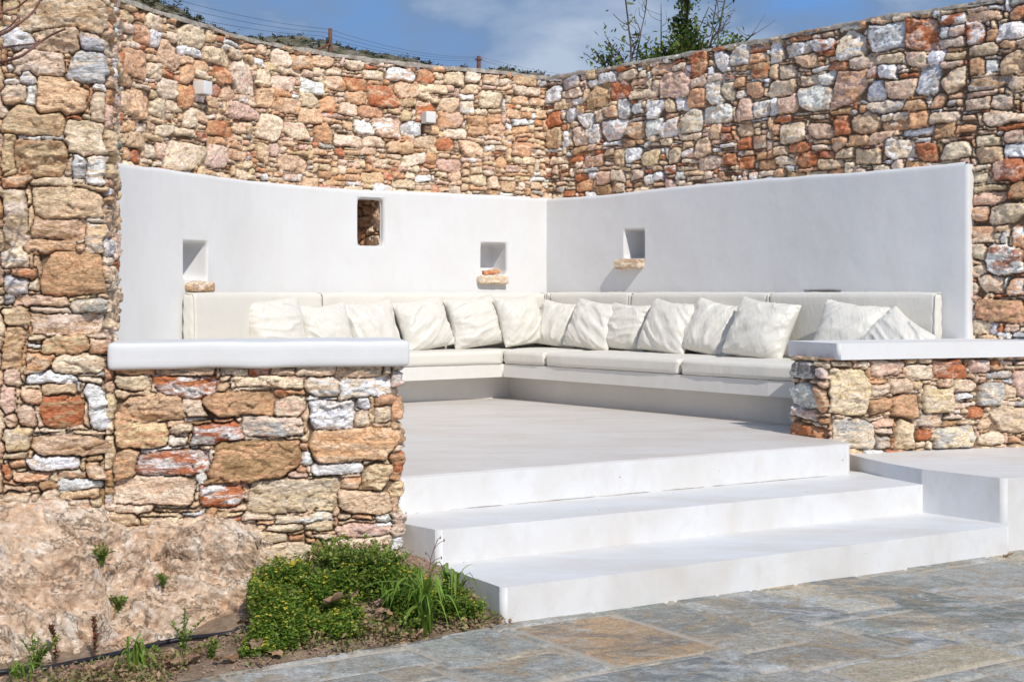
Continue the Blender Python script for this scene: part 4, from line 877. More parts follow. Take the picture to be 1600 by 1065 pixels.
def make_paving():
    rr = random.Random(4); A0_, B0_, A1_, B1_ = -1.5, 1.8, 8.5, 8.4; cell = .05; nu = int((A1_ - A0_) / cell); nv = int((B1_ - B0_) / cell); occ = np.zeros((nv, nu), bool); S = []
    for (a, b, c, d, cc) in flags:
        a, c = sorted((a, c)); b, d = sorted((b, d)); c = max(c, a + .2); d = max(d, b + .2); sl = (slice(int(round((b - B0_) / cell)), int(round((d - B0_) / cell))), slice(int(round((a - A0_) / cell)), int(round((c - A0_) / cell))))
        if occ[sl].mean() > .25: continue
        free = ~occ[sl]
        occ[sl] = True; S.append((a, b, c, d, cc))
    for i in range(nv):
        for j in range(nu):
            if occ[i, j]: continue
            w, h = rr.choice(((14, 8), (12, 10), (10, 6), (16, 9), (8, 6), (11, 8))); k = 1
            while k < w and j + k < nu and not occ[i, j + k]: k += 1
            if j + k + 3 < nu and occ[i, min(j + k + 3, nu - 1)] :
                while j + k < nu and not occ[i, j + k]: k += 1
            w = k; k = 1
            while k < h and i + k < nv and not occ[i + k, j:j + w].any(): k += 1
            occ[i:i + k, j:j + w] = True; S.append((A0_ + j * cell, B0_ + i * cell, A0_ + (j + w) * cell, B0_ + (i + k) * cell, rr.choice('GGTBKNPPGNTY') + rr.choice('xxo')))
    res = .01; U = np.arange(A0_, A1_, res); W = np.arange(B0_, B1_, res); UU, WW = np.meshgrid(U, W)
    XY = UU[..., None] * Ad + WW[..., None] * Bd
    wu = UU + .010 * fbm(UU * 4, WW * 4, o=3, s=1); ww = WW + .010 * fbm(UU * 4, WW * 4, o=3, s=2)
    E = np.full(UU.shape, -1.0); CA = np.zeros(UU.shape + (4,)); CB = np.zeros(UU.shape + (4,)); Z = np.zeros(UU.shape)
    for (a, b, c, d, cc) in S:
        j0, j1 = int((a - A0_) / res) - 3, int((c - A0_) / res) + 4; i0, i1 = int((b - B0_) / res) - 3, int((d - B0_) / res) + 4; i0, j0 = max(i0, 0), max(j0, 0); sl = (slice(i0, i1), slice(j0, j1))
        e = np.minimum((c - a) / 2 - np.abs(wu[sl] - (a + c) / 2), (d - b) / 2 - np.abs(ww[sl] - (b + d) / 2)); up = e > E[sl]; E[sl] = np.where(up, e, E[sl])
        CA[sl] = np.where(up[..., None], np.r_[np.array(FP[cc[0]]) * rr.uniform(.58, .88) * np.array((1.03, 1.0, .93)), 1], CA[sl]); CB[sl] = np.where(up[..., None], np.r_[FA[cc[1]], rr.choice((.5, .8, 1)) if cc[1] != 'r' else 1], CB[sl])
        Z[sl] = np.where(up, rr.uniform(-.002, .002), Z[sl])
    w = np.clip((E - .0065 - .003 * fbm(UU * 3, WW * 3, o=2, s=44)) / .005, 0, 1); CA[..., 3] = w
    Zf = PAVZ + (Z * 2 + .003 * fbm(UU * 3, WW * 3, o=4, s=5)) * w - .010 * (1 - w)
    X, Y = XY[..., 0], XY[..., 1]
    step_line = 5.70 + .53 * X   # beneath the steps
    keep = (Y < pav_line(X) + .004) | (X > -.10); keep &= (Y < step_line + .3) & (Y > 3.3) & (X > -2.6) & (X < 6.5)
    edge_snap = (X < -.09) & (np.abs(Y - pav_line(X)) < .03)
    Y2 = np.where(edge_snap, pav_line(X) + .008 * fbm(X * 6, X * 0, o=3, s=6), Y)
    V = np.stack([X, Y2, Zf], -1)
    Fq = grid_faces(len(W), len(U), mask=keep); used = np.unique(Fq); re_ = np.zeros(V.size // 3, int); re_[used] = np.arange(len(used)); Fq = re_[Fq]
    VV, CA_, CB_ = V.reshape(-1, 3)[used], CA.reshape(-1, 4)[used], CB.reshape(-1, 4)[used]
    far = np.array([(-9, -3, PAVZ - .008), (11, -3, PAVZ - .008), (11, 3.32, PAVZ - .008), (-2.6, 3.32, PAVZ - .008), (-9, -.2, PAVZ - .008), (11, 10, PAVZ - .008), (6.45, 8.9, PAVZ - .008), (6.45, 3.32, PAVZ - .008)]); n0_ = len(VV)
    VV = np.concatenate([VV, far]); Fq = np.concatenate([Fq, np.array([[0, 1, 2, 3], [0, 3, 4, 4], [7, 2, 5, 6]])[[0, 2]] + n0_]); cf_ = np.tile((.34, .35, .34, 1), (8, 1)); CA_ = np.concatenate([CA_, cf_]); CB_ = np.concatenate([CB_, cf_])
    me = mesh_np('paving', VV, Fq); attr(me, 'stone', CA_); attr(me, 'vein', CB_)
    o = link('paving', me, M['paving']); tag(o, kind='structure')
make_paving()
# slab edge below the paving's garden side
xs = np.linspace(-4, -.06, 90); e0 = np.stack([xs, pav_line(xs) + .008 * fbm(xs * 6, xs * 0, o=3, s=6) - .002, np.full(90, PAVZ - .002)], 1); e1 = e0 - np.array((0, -.002, .08))
me = mesh_np('paving_edge', np.concatenate([e0, e1]), grid_faces(2, 90), False); tag(link('paving_edge', me, M['cement']), kind='structure')

def soilz(X, Y):
    s = np.clip((Y - pav_line(X)) / np.maximum(NF(X) - pav_line(X), .1), -.2, 1.3)
    base = PAVZ - .02 + .20 * np.clip(s, 0, 1) ** 1.1 * np.clip((X + 1.55) / .75, .02, 1)
    return base + .018 * fbm(X * 5, Y * 5, o=4, s=12)
X, Y = np.meshgrid(np.arange(-4, .25, .02), np.arange(2.6, 6.75, .02)); Zs = soilz(X, Y) + .01 * fbm(X * 25, Y * 25, o=3, s=13)
# tuck the bed under the paving
Zs = np.where(Y < pav_line(X) - .01, PAVZ - .06, Zs)
tag(link('garden_soil', mesh_np('garden_soil', np.stack([X, Y, Zs], -1).reshape(-1, 3), grid_faces(*X.shape, mask=(Y > pav_line(X) - .15) & (Y < NF(X) + .12) & (Y < np.interp(X, [-.60, -.568, -.354, -.04, .1], [9, 6.38, 6.2, 5.73, 5.6])))), M['soil']), kind='structure')
# bedrock: rises from the bed to the foot of the stonework
def bedrock():
    nx, nt = 360, 190; xs = np.linspace(-3.6, -.78, nx); t = np.linspace(0, 1, nt)
    Xg, Tg = np.meshgrid(xs, t)
    pxs = CX + F * Xg / (NF(Xg) - .02)
    ytop = np.interp(pxs, [-400, 0, 100, 160, 200, 260, 330, 370, 400, 440, 480, 520, 560], [750, 765, 772, 786, 800, 803, 796, 800, 822, 858, 880, 905, 930])
    ztop = EYE + (HY - ytop) / F * (NF(Xg) - .02)
    fwd = np.interp(pxs, [-300, 0, 150, 300, 420, 500, 560], [1.0, .84, .74, .60, .36, .12, .02])
    prof = Tg ** 1.0; zb = PAVZ - .05 + .08 * np.clip((Xg + 1.8), 0, 1)
    bulge = np.sin(np.pi * np.clip(Tg, 0, 1)) * .03
    Zr = ztop + (zb - ztop) * prof; D = fwd * Tg ** 1.25 + bulge * 1.0
    Xp = Xg; Yp = NF(Xg) + .05 - D
    n = .10 * fbm(Xp * 2.3, Yp * 2.3, Zr * 3.4, o=3, s=51) + .085 * (.6 - 2.2 * np.abs(fbm(Xp * 4.5, Yp * 4.5, Zr * 8.5, o=4, s=52))) + .035 * fbm(Xp * 12, Yp * 12, Zr * 20, o=6, s=53, g=.65) + .020 * (.5 - 2.5 * np.abs(fbm(Xp * 20, Yp * 20, Zr * 38, o=4, s=57)))
    wx, wy, wz = Xp + .09 * fbm(Xp * 5, Zr * 5, o=3, s=81), Yp, Zr + .05 * fbm(Xp * 5, Zr * 5, o=3, s=82)
    for sc_, am_, ss in ((3.4, .085, 1), (8.5, .030, 9)):
        v_, t_, e_ = worley(wx * sc_, wy * sc_, wz * sc_ * 1.5, ss); n = n + am_ * (v_ - .5) + am_ * 1.6 * t_ 
    # ledges
    led = .03 * np.abs(((Zr * 7 + 1.2 * fbm(Xp * 2, Yp * 2, o=3, s=54)) % 1) - .5)
    n = (n * .95 + led + .022 * (.4 - 2 * np.abs(fbm(Xp * 30, Yp * 30, Zr * 42, o=4, s=58, g=.7)))) * np.clip(Tg * 3.2, .06, 1)
    ndir = np.array((.1, -.80, .6)); V = np.stack([Xp + n * ndir[0], Yp + n * ndir[1], Zr + n * ndir[2]], -1)
    me = mesh_np('bedrock', V.reshape(-1, 3), grid_faces(nt, nx)[:, ::-1]); tag(link('bedrock', me, M['rock']), kind='structure')
    return V
BV = bedrock()
def surf_z(x, y):
    z = float(soilz(np.array(x), np.array(y)))
    d = (BV[..., 0] - x) ** 2 + (BV[..., 1] - y) ** 2; i = np.unravel_index(np.argmin(d), d.shape)
    if d[i] < .0008: z = max(z, float(BV[i][2]))
    return z

# ------------------------------------------------------------------ plants
def leaves(C, size, col, tilt=.6, asp=.55, seed=0, up=True, fold=.2, dirs=None):
    """C (n,3) leaf bases -> two-triangle folded leaves (quads), colours per point"""
    r = np.random.default_rng(seed); n = len(C); a = r.uniform(0, 2 * np.pi, n); el = r.uniform(-.2, 1.2, n) * tilt
    d = np.stack([np.cos(a) * np.cos(el), np.sin(a) * np.cos(el), np.sin(el)], 1) if dirs is None else dirs
    s = np.cross(d, r.normal(size=(n, 3)) * .5 + np.array((0, 0, 1.))); s /= np.linalg.norm(s, axis=1, keepdims=True) + 1e-9; nn = np.cross(s, d)
    L = np.broadcast_to(size, (n,)) * r.uniform(.65, 1.25, n); w = L * asp
    L = L[:, None]; w = w[:, None]
    P = [C, C + d * L * .5 + s * w * .5 + nn * w * fold, C + d * L, C + d * L * .5 - s * w * .5 + nn * w * fold, C + d * L * .45]
    V = np.stack([P[0], P[1], P[2], P[3]], 1).reshape(-1, 3)
    Fc = np.arange(n * 4).reshape(n, 4); return V, Fc, np.repeat(np.c_[col, np.ones(n)], 4, axis=0)
def greens(n, seed, a=(.05, .11, .02), b=(.16, .24, .035), yel=.1, yc=(.30, .28, .05)):
    r = np.random.default_rng(seed); t = r.random((n, 1)) ; c = np.array(a) * (1 - t) + np.array(b) * t; m = r.random(n) < yel; c[m] = np.array(yc) * r.uniform(.7, 1.1, (m.sum(), 1)); return c
def leafobj(name, parts, material, parent=None, tubes=None, tubemat=None):
    V, Fc = join([(p[0], p[1]) for p in parts]); me = mesh_np(name, V, Fc, False); attr(me, 'leaf', np.concatenate([p[2] for p in parts])); return link(name, me, material, parent)
def inpoly(x, y, poly):
    r = np.zeros(x.shape, bool); n = len(poly)
    for i in range(n):
        (x1, y1), (x2, y2) = poly[i], poly[(i + 1) % n]; c = ((y1 > y) != (y2 > y)) & (x < (x2 - x1) * (y - y1) / (y2 - y1 + 1e-12) + x1); r ^= c
    return r
def project(X, Y, Z): return CX + F * X / Y, HY - F * (Z - EYE) / Y
# flowering ground cover
r = np.random.default_rng(3); n = 130000
Xr = r.uniform(-1.35, .02, n); Yr = r.uniform(4.7, 6.25, n); zr = soilz(Xr, Yr); px, py = project(Xr, Yr, zr)
region = [(385, 975), (395, 945), (430, 905), (470, 880), (520, 872), (590, 880), (640, 895), (690, 935), (730, 955), (765, 978), (700, 985), (640, 990), (560, 1003), (480, 1018), (400, 1030), (370, 1030), (395, 1000)]
ok = inpoly(px, py, region) & (Yr > pav_line(Xr) + .01) & (Yr < NF(Xr) - .03)
den = fbm(Xr * 5, Yr * 5, o=3, s=71); ok &= r.random(n) < np.clip(.75 + den * 1.6, .06, 1)
ok &= r.random(n) < np.clip(1.25 - (px - 580) / 330, .5, 1)
Xr, Yr, zr = Xr[ok], Yr[ok], zr[ok]; hump = .02 + .17 * np.clip(fbm(Xr * 6, Yr * 6, o=4, s=72) + .5, 0, 1) ; hz = zr + hump * r.random(len(Xr)) ** .6
Xr, Yr, hz, hump, zr = [q[:36000] for q in (Xr, Yr, hz, hump, zr)]
g1 = leaves(np.stack([Xr, Yr, hz], 1), .019, greens(len(Xr), 5, (.06, .14, .02), (.26, .38, .05), .14, (.42, .42, .08)), seed=6, asp=.5)
fl_i = r.choice(len(Xr), 330, replace=False); FC = np.stack([Xr[fl_i], Yr[fl_i], zr[fl_i] + hump[fl_i] + .008], 1); fp = []
for q in range(6):
    a = q * math.pi / 3; dd = np.tile((math.cos(a) * .85, math.sin(a) * .85, .45), (len(FC), 1)) + r.normal(0, .12, (len(FC), 3)); fp.append(leaves(FC, .0095, np.tile((.80, .66, .08), (len(FC), 1)) * r.uniform(.8, 1.1, (len(FC), 1)), dirs=dd, asp=.75, seed=q))
gc = leafobj('ground_cover', [g1] + fp, M['leaf']); tag(gc, 'low green ground cover dotted with tiny yellow flowers beside the steps', 'ground cover', kind='stuff')
def weed(name, x, y, h, nl, size, cols, seed, lab, cat, group=None, spread=.06, asp=.4, stems=5, stemcol=(.10, .16, .04), zoff=0):
    r = np.random.default_rng(seed); z = surf_z(x, y) - .005 + zoff; e = empty(name, (x, y, z)); parts = []; tb = []
    for k in range(stems):
        a = r.uniform(0, 6.28); s = r.uniform(.2, 1) * spread; top = np.array((x + math.cos(a) * s, y + math.sin(a) * s, z + h * r.uniform(.6, 1))); mid = np.array((x + math.cos(a) * s * .3, y + math.sin(a) * s * .3, z + h * .45))
        P = spline([(x + r.normal(0, .004), y + r.normal(0, .004), z - .01), mid, top], .01); V, Fc = tube(P, np.linspace(.0022, .0012, len(P)), 5); tb.append((V, Fc))
        m = max(2, nl // stems); t = r.uniform(.15, 1, m) ** .8; C = P[(t * (len(P) - 1)).astype(int)]; parts.append(leaves(C, size, cols(m, seed + k), seed=seed * 9 + k, asp=asp, tilt=.9))
    V, Fc = join(tb); me = mesh_mixed('stem', V, Fc); attr(me, 'leaf', np.tile((*stemcol, 1), (len(V), 1))); link('stem', me, M['leaf'], e); leafobj('leaves', parts, M['leaf'], e); tag(e, lab, cat, group); return e
def bed(px, py): 
    """point of the bed under this spot of the photograph"""
    z = -.47
    for _ in range(6):
        p = at_z(px, py, z); z = surf_z(p[0], p[1])
    return p
G1 = lambda n, s: greens(n, s, (.11, .20, .03), (.30, .40, .08), .2, (.42, .42, .12))
GR = lambda n, s: greens(n, s, (.25, .07, .06), (.34, .14, .09), .25, (.14, .18, .05))
for k, (x, y, h, nl, sz, lab) in enumerate([
    (160, 985, .07, 150, .016, 'low pale green weed cushion on the bedrock'),
    (55, 1050, .11, 160, .018, 'leafy green weed at the bottom left corner beside the hose'),
    (255, 985, .045, 90, .014, 'tiny green sprig on the bedrock right of the weed cushion'),
    (285, 1020, .13, 120, .016, 'upright bushy weed in front of the hose'),
    (185, 990, .06, 130, .016, 'second pale green weed cushion on the bedrock, nearer the hose'),
    (330, 1028, .07, 130, .015, 'brownish green weed between hose and paving'),
    (238, 1035, .06, 110, .015, 'small weed left of the grass tuft'),
    (385, 890, .03, 26, .012, 'tiny green rosette high on the bedrock'),
    (470, 905, .10, 240, .02, 'rounded leafy weed crowning the flowering ground cover'),
    (520, 895, .13, 320, .022, 'tallest leafy weed against the low wall foot'),
    (445, 925, .09, 200, .018, 'small leafy weed at the upper left rim of the ground cover'),
    (570, 905, .11, 260, .02, 'leafy weed under the big orange slab of the low wall'),
    (640, 925, .08, 160, .022, 'broad leafed weed left of the long grass'),
    (548, 900, .19, 420, .028, 'tall ragged weed rising out of the middle of the flowering ground cover'),
    (600, 895, .19, 380, .026, 'ragged weed against the low wall end stones'),
    (500, 925, .11, 220, .022, 'bright leafy weed in the left half of the ground cover'),
    (650, 980, .09, 160, .022, 'low leafy weed near the paving edge below the long grass'),
    (745, 965, .06, 90, .022, 'round leafed weed at the foot of the lowest step'),
    (720, 950, .07, 110, .022, 'round leafed weed behind the lowest step side')]):
    p = bed(x, y); weed('weed', p[0], p[1], h * 1.35, int(nl * 2.2), sz * 1.15, G1, 200 + k, lab, 'weed', 'weeds in the garden bed', spread=h * .95, stems=max(6, nl // 14))
for k, (x, y, h, lab) in enumerate([(88, 1035, .22, 'tall reddish succulent stalk leaning left in front of the bedrock'), (150, 1030, .24, 'tall reddish succulent stalk with a dark red tip above the hose')]):
    p = bed(x, y); weed('succulent_stalk', p[0], p[1], h, 220, .017, GR, 300 + k, lab, 'succulent', spread=.05, stems=1, stemcol=(.30, .08, .07))
def tuft(x, y, h, nb, seed, lab, spread=.10, wdt=.006):
    r = np.random.default_rng(seed); p = bed(x, y); z = surf_z(*p) - .01; parts = []; cols = []
    for k in range(nb):
        a = r.uniform(0, 6.28); s = r.uniform(.3, 1) * spread; hh = h * r.uniform(.55, 1); b0 = np.array((p[0] + r.normal(0, .018), p[1] + r.normal(0, .018), z))
        P = spline([b0, b0 + (math.cos(a) * s * .35, math.sin(a) * s * .35, hh * .75), b0 + (math.cos(a) * s, math.sin(a) * s, hh * r.uniform(.75, 1.0)), b0 + (math.cos(a) * s * 1.5, math.sin(a) * s * 1.5, hh * r.uniform(.4, .85))], .02)
        w = wdt * r.uniform(.7, 1.3) * np.sin(np.linspace(.5, math.pi - .05, len(P)))[:, None]; sd = np.array((-math.sin(a), math.cos(a), 0)) + r.normal(0, .2, 3)
        V = np.stack([P - sd * w, P + sd * w], 1).reshape(-1, 3); parts.append((V, grid_faces(len(P), 2))); c = np.array((.15, .27, .04)) * r.uniform(.7, 1.5) + np.array((.05, 0.02, 0)) * r.random(); cols.append(np.tile((*c, 1), (len(V), 1)))
    V, Fc = join(parts); V = V - np.array((*p, z)); me = mesh_np('grass_tuft', V, Fc); attr(me, 'leaf', np.concatenate(cols)); o = link('grass_tuft', me, M['leaf']); o.location = (*p, z); tag(o, lab, 'grass', 'grass tufts in the bed')
tuft(662, 945, .31, 60, 1, 'long arching grass tuft against the side of the steps', .20, .0065)
tuft(708, 962, .24, 34, 2, 'broad bladed grass tuft in front of the step flank', .10, .009)
tuft(215, 1050, .17, 26, 3, 'upright grass tuft between the hose and the paving', .05, .006)
tuft(615, 945, .22, 50, 4, 'thin grass tuft left of the long arching one', .07, .004)
tuft(30, 1062, .10, 26, 5, 'small spiky grass tuft at the bottom left corner', .06, .004)
# litter and sprouts that cover the soil
r = np.random.default_rng(33); n = 60000; Xq = r.uniform(-2.4, .02, n); Yq = r.uniform(4.0, 6.2, n); zq = soilz(Xq, Yq); px, py = project(Xq, Yq, zq)
ok = (Yq > pav_line(Xq) + .005) & (Yq < np.interp(Xq, [-.60, -.568, -.354, -.04], [9, 6.36, 6.18, 5.7])) & (px > -60) & (Yq < NF(Xq) - .02); rel = Yq - pav_line(Xq)
ok &= (rel < .55) | (Xq > -1.15)
d1 = fbm(Xq * 6, Yq * 6, o=3, s=91); lit = ok & (r.random(n) < np.clip(.5 + d1, .1, 1)); q = np.where(lit)[0][:11000]
cl = np.array((.46, .30, .20)) * r.uniform(.5, 1.3, (len(q), 1)) * r.uniform(.9, 1.1, (len(q), 3))
tag(leafobj('leaf_litter', [leaves(np.stack([Xq[q], Yq[q], zq[q] + .006 + .01 * r.random(len(q))], 1), .014, cl, seed=2, tilt=.35, asp=.45)], M['dry']), 'crumbled brown leaf litter and dry bits covering the garden soil', 'litter', kind='stuff')
spr = ok & (rel < .40) & (d1 > -.18) & (r.random(n) < np.clip(d1 * 2.0 + .40, 0, .9)); q = np.where(spr)[0][:16000]
tag(leafobj('low_sprouts', [leaves(np.stack([Xq[q], Yq[q], zq[q] + .045 * r.random(len(q))], 1), .024, greens(len(q), 4, (.13, .17, .05), (.36, .36, .13), .5, (.50, .34, .20)), seed=5, tilt=.9)], M['leaf']), 'scattered yellowish green sprouts between the hose and the paving', 'ground cover', kind='stuff')
# seed stalk
p = bed(662, 945); z = surf_z(*p); P = spline([(p[0], p[1], z), (p[0] + .02, p[1], z + .20), (p[0] + .03, p[1], z + .31), (p[0] + .06, p[1], z + .40)], .02); tb = [tube(P, .0018, 5)]
for (a, b, c) in ((.03, .03, .25), (-.02, .0, .33), (.05, 0, .30), (.045, .01, .36), (.02, 0, .39)):
    q = P[int(len(P) * c / .42)]; e_ = q + np.array((a, 0, .03 + b)); tb.append(tube(spline([q, (q + e_) / 2 + np.array((0, 0, .008)), e_], .01), .0013, 5)); V_, F_ = tube([e_ - (0, 0, .006), e_, e_ + (0, 0, .008)], np.array((.001, .004, .001)), 6); tb.append((V_, F_))
V, Fc = join(tb); me = mesh_mixed('seed_stalk', V, Fc); o = link('seed_stalk', me, M['twig']); tag(recenter(o), 'thin dark seed stalk rising in front of the step flank', 'plant')
# dry leaves
r = np.random.default_rng(9); spots = [(598, 905), (612, 900), (625, 912), (590, 915), (640, 905), (655, 985), (640, 960), (600, 985), (580, 998), (618, 995), (700, 930), (690, 945), (650, 1000), (470, 1010), (610, 1003), (560, 990), (300, 1040), (340, 1040), (360, 1035), (120, 1055), (400, 1020), (430, 1030), (270, 1050), (520, 960), (545, 945), (150, 1062), (660, 965), (675, 975), (700, 960), (380, 985), (330, 1010), (460, 940), (635, 890), (605, 885)]
lws = ['curled tan dry leaf', 'broad brown dry leaf', 'pinkish curled dry leaf', 'torn dry leaf']
def dry_leaf(x, y, z, s, seed, lab, group='dry leaves in the garden bed'):
    r = np.random.default_rng(seed); nu_, nv_ = 9, 7; a = np.linspace(0, 1, nu_); b = np.linspace(-1, 1, nv_); A, B = np.meshgrid(a, b, indexing='ij'); w = np.sin(np.pi * np.clip(A, .03, .97)) ** .7 * .38 * (1 + .25 * np.sin(A * 19 + seed))
    Z = .28 * np.abs(B) ** 1.5 * r.uniform(-.4, 1) + .18 * np.sin(A * 3 + seed) + .05 * r.normal(size=A.shape); V = np.stack([A - .5, B * w, Z], -1).reshape(-1, 3) * s
    an = r.uniform(0, 6.28); V = np.stack([V[:, 0] * math.cos(an) - V[:, 1] * math.sin(an), V[:, 0] * math.sin(an) + V[:, 1] * math.cos(an), V[:, 2] - V[:, 2].min()], 1)
    me = mesh_np('dry_leaf', V, grid_faces(nu_, nv_)); c = np.array((.40, .23, .15)) * r.uniform(.6, 1.15) * np.array((1, r.uniform(.9, 1.1), r.uniform(.8, 1.2))); attr(me, 'leaf', np.tile((*c, 1), (len(V), 1))); o = link('dry_leaf', me, M['dry']); o.location = (x, y, z); o['label'] = lab; o['category'] = 'dry leaf'
    if group: o['group'] = group
near = lambda x, y: 'below the low wall end' if y < 925 else ('between hose and paving' if x < 450 else ('at the paving edge' if y > 980 else 'among the flowering ground cover'))
ORD = 'leftmost second third fourth fifth sixth seventh eighth ninth tenth'.split()
byg = {}
for (x, y) in sorted(spots): byg.setdefault(near(x, y), []).append((x, y))
k = 0
for g_, pts in byg.items():
    for i_, (x, y) in enumerate(pts):
        lab = 'curled brown dry leaf lying ' + g_ + ', ' + ('leftmost of those there' if i_ == 0 else 'rightmost of those there' if i_ == len(pts) - 1 else ORD[i_] + ' from the left there')
        p = bed(x, y); dry_leaf(p[0], p[1], surf_z(*p) + r.uniform(.01, .07 if 450 < x < 690 and y < 990 else .02), r.uniform(.045, .085), 500 + k, lab); k += 1
p = at_z(1575, 871, PAVZ); dry_leaf(p[0], p[1], PAVZ + .001, .05, 77, 'lone curled brown dry leaf on the paving beside the white block', None)
p = at_z(1180, 1040, PAVZ); 
# hose
HP = []
for (x, y) in [(-60, 1072), (0, 1056), (60, 1050), (110, 1040), (180, 1027), (240, 1012), (290, 1003), (350, 994), (400, 984), (455, 968), (500, 952), (560, 935)]:
    p = bed(x, y); HP.append((p[0], p[1], surf_z(*p)))
HP = spline(HP, .03); k5 = np.ones(9) / 9; HP[:, 2] = np.convolve(np.pad(HP[:, 2], 4, 'edge'), k5, 'valid') + .014
V, Fc = tube(HP, .0105, 10); o = link('irrigation_hose', mesh_mixed('irrigation_hose', V, Fc), M['hose']); tag(recenter(o), 'black irrigation hose running along the foot of the bedrock into the plants', 'hose')
# loose pebbles on the bed
for k, (x, y, s, c) in enumerate([(425, 865, .05, 'c'), (470, 935, .03, 'w'), (120, 1020, .03, 'c'), (200, 1045, .025, 't'), (735, 955, .035, 'w')]):
    p = bed(x, y); o = rough_stone('pebble', (s, s * .8, s * .7), (p[0], p[1], surf_z(*p) + s * .25), k, M['stone_near'], None, 80 + k, .3, c, 't', .45); tag(o, ['squarish cream stone below the low wall foot', 'small white pebble within the ground cover', 'cream pebble above the hose on the far left', 'tan pebble near the grass tuft', 'white pebble beside the lowest step'][k], 'pebble', 'loose pebbles in the bed')

# ------------------------------------------------------------------ trees and branches
def branchy(name, base, tips, r0, material, lab, cat, leaf=None, leafsize=.05, seed=0, sub=4, group=None, cols=None, lasp=.45, sublen=.5, per=26):
    """tips: polylines in 3D; each becomes a limb with side twigs and leaf clumps"""
    r = np.random.default_rng(seed); e = empty(name, base); tb = []; lv = []
    for (P, rr_, dens) in tips:
        P = spline(P, .06); n = len(P); rad = np.linspace(rr_, rr_ * .3, n); tb.append(tube(P, rad, 6)); pts = [P]
        for k in range(int(sub * dens[1])):
            i = int(r.uniform(.25, .97) * (n - 1)); d = r.normal(size=3); d[2] = abs(d[2]) * .8; d /= np.linalg.norm(d); L = sublen * r.uniform(.4, 1) * (1 - .4 * i / n); Q = spline([P[i], P[i] + d * L * .5 + r.normal(0, .02, 3), P[i] + d * L + np.array((0, 0, .05))], .05)
            tb.append(tube(Q, np.linspace(rad[i] * .55, rr_ * .14, len(Q)), 5)); pts.append(Q)
        for Q in pts:
            m = int(dens[0] * per * (len(Q) / 6))
            if m <= 0: continue
            t = r.uniform(.25, 1, m); C = Q[(t * (len(Q) - 1)).astype(int)] + r.normal(0, leafsize * .8, (m, 3)); lv.append(leaves(C, leafsize, (cols or (lambda a, b: greens(a, b, (.05, .10, .02), (.20, .27, .06), .10, (.34, .34, .09))))(m, int(r.integers(1e6))), seed=int(r.integers(1e6)), asp=lasp, tilt=1.0))
    V, Fc = join(tb); link('branches', mesh_mixed('branches', V, Fc), material, e)
    if lv: leafobj('foliage', lv, M['leaf'], e)
    tag(e, lab, cat, group); return e
YT = 14.5
def P3(px, py, Y): return np.array(ray(px, py, Y))
def limb(pts, Y, j=.25, seed=0):
    r = np.random.default_rng(seed); q = [P3(x, y, Y + r.uniform(-j, j)) for x, y in pts]; return np.array(q)
bx = P3(960, 160, YT); root = (1.15, YT, -.6)
def rooted(pts, Y, seed, root): return np.vstack([[root], limb(pts, Y, seed=seed)])
tips = [(rooted([(940, 170), (950, 115), (930, 80)], YT, 1, root), .03, (.75, 5)), (rooted([(955, 150), (975, 100), (945, 65)], YT, 2, root), .03, (.65, 5)),
        (rooted([(965, 180), (985, 95), (982, 40), (975, -20)], YT, 3, root), .028, (.22, 5)), (rooted([(990, 150), (1000, 60), (1008, 20), (1012, -20)], YT, 4, root), .018, (0, 3)),
        (rooted([(1000, 150), (1010, 110), (1000, 80)], YT, 5, root), .02, (.7, 6)), (limb([(985, 95), (1000, 48), (990, 32)], YT, seed=6), .012, (.1, 2)), (limb([(1033, 110), (1033, 60), (1033, 5)], YT, seed=7), .012, (0, 1))]
branchy('leafy_tree', (1.15, YT, -.6), tips, .03, M['bark'], 'sparse leafy tree with bare upright shoots, above the middle of the right wall', 'tree', leafsize=.075, seed=4, sublen=.45, per=20, sub=4)
root2 = (2.0, YT + .3, -.6)
tips = [(rooted([(1050, 160), (1060, 90), (1072, 40), (1075, -10), (1076, -40)], YT, 11, root2), .05, (1.3, 9)), (rooted([(1040, 150), (1045, 110), (1035, 75)], YT, 12, root2), .03, (1.0, 6)), (rooted([(1080, 150), (1085, 100), (1098, 68)], YT, 13, root2), .03, (1.1, 7)),
        (rooted([(1065, 140), (1075, 80), (1062, 20)], YT, 14, root2), .03, (1.2, 7)), (rooted([(1080, 140), (1078, 90), (1090, 45)], YT, 16, root2), .03, (1.0, 6)), (rooted([(1030, 150), (1022, 110), (1012, 88)], YT, 17, root2), .03, (1.0, 5)), (rooted([(1090, 150), (1110, 95), (1118, 80)], YT, 15, root2), .02, (.5, 4))]
branchy('leafy_tree', root2, tips, .03, M['bark'], 'dense dark green tree rising highest above the right wall', 'tree', leafsize=.075, seed=8, sublen=.36, per=50, sub=4)
root3 = (2.7, YT, -.6)
tips = [(rooted([(1110, 140), (1125, 40), (1137, -20)], YT, 21, root3), .03, (.0, 8)), (rooted([(1100, 130), (1112, 50), (1122, -10)], YT, 22, root3), .018, (.05, 6)), (rooted([(1095, 130), (1090, 60), (1108, 10)], YT, 23, root3), .014, (.0, 5)), (rooted([(1125, 120), (1130, 45), (1145, 20)], YT, 24, root3), .012, (0, 5)), (rooted([(1130, 120), (1140, 80), (1160, 55)], YT, 25, root3), .02, (.9, 2)), (limb([(1165, 65), (1172, 58), (1180, 51)], YT, seed=26), .012, (0, 1)), (rooted([(1112, 140), (1122, 30), (1120, 0)], YT, 27, root3), .014, (.12, 5))]
branchy('bare_tree', root3, tips, .03, M['bark'], 'mostly bare grey tree with thin leaning shoots right of the dense green tree', 'tree', leafsize=.07, seed=12, sublen=.5, per=44, sub=4)
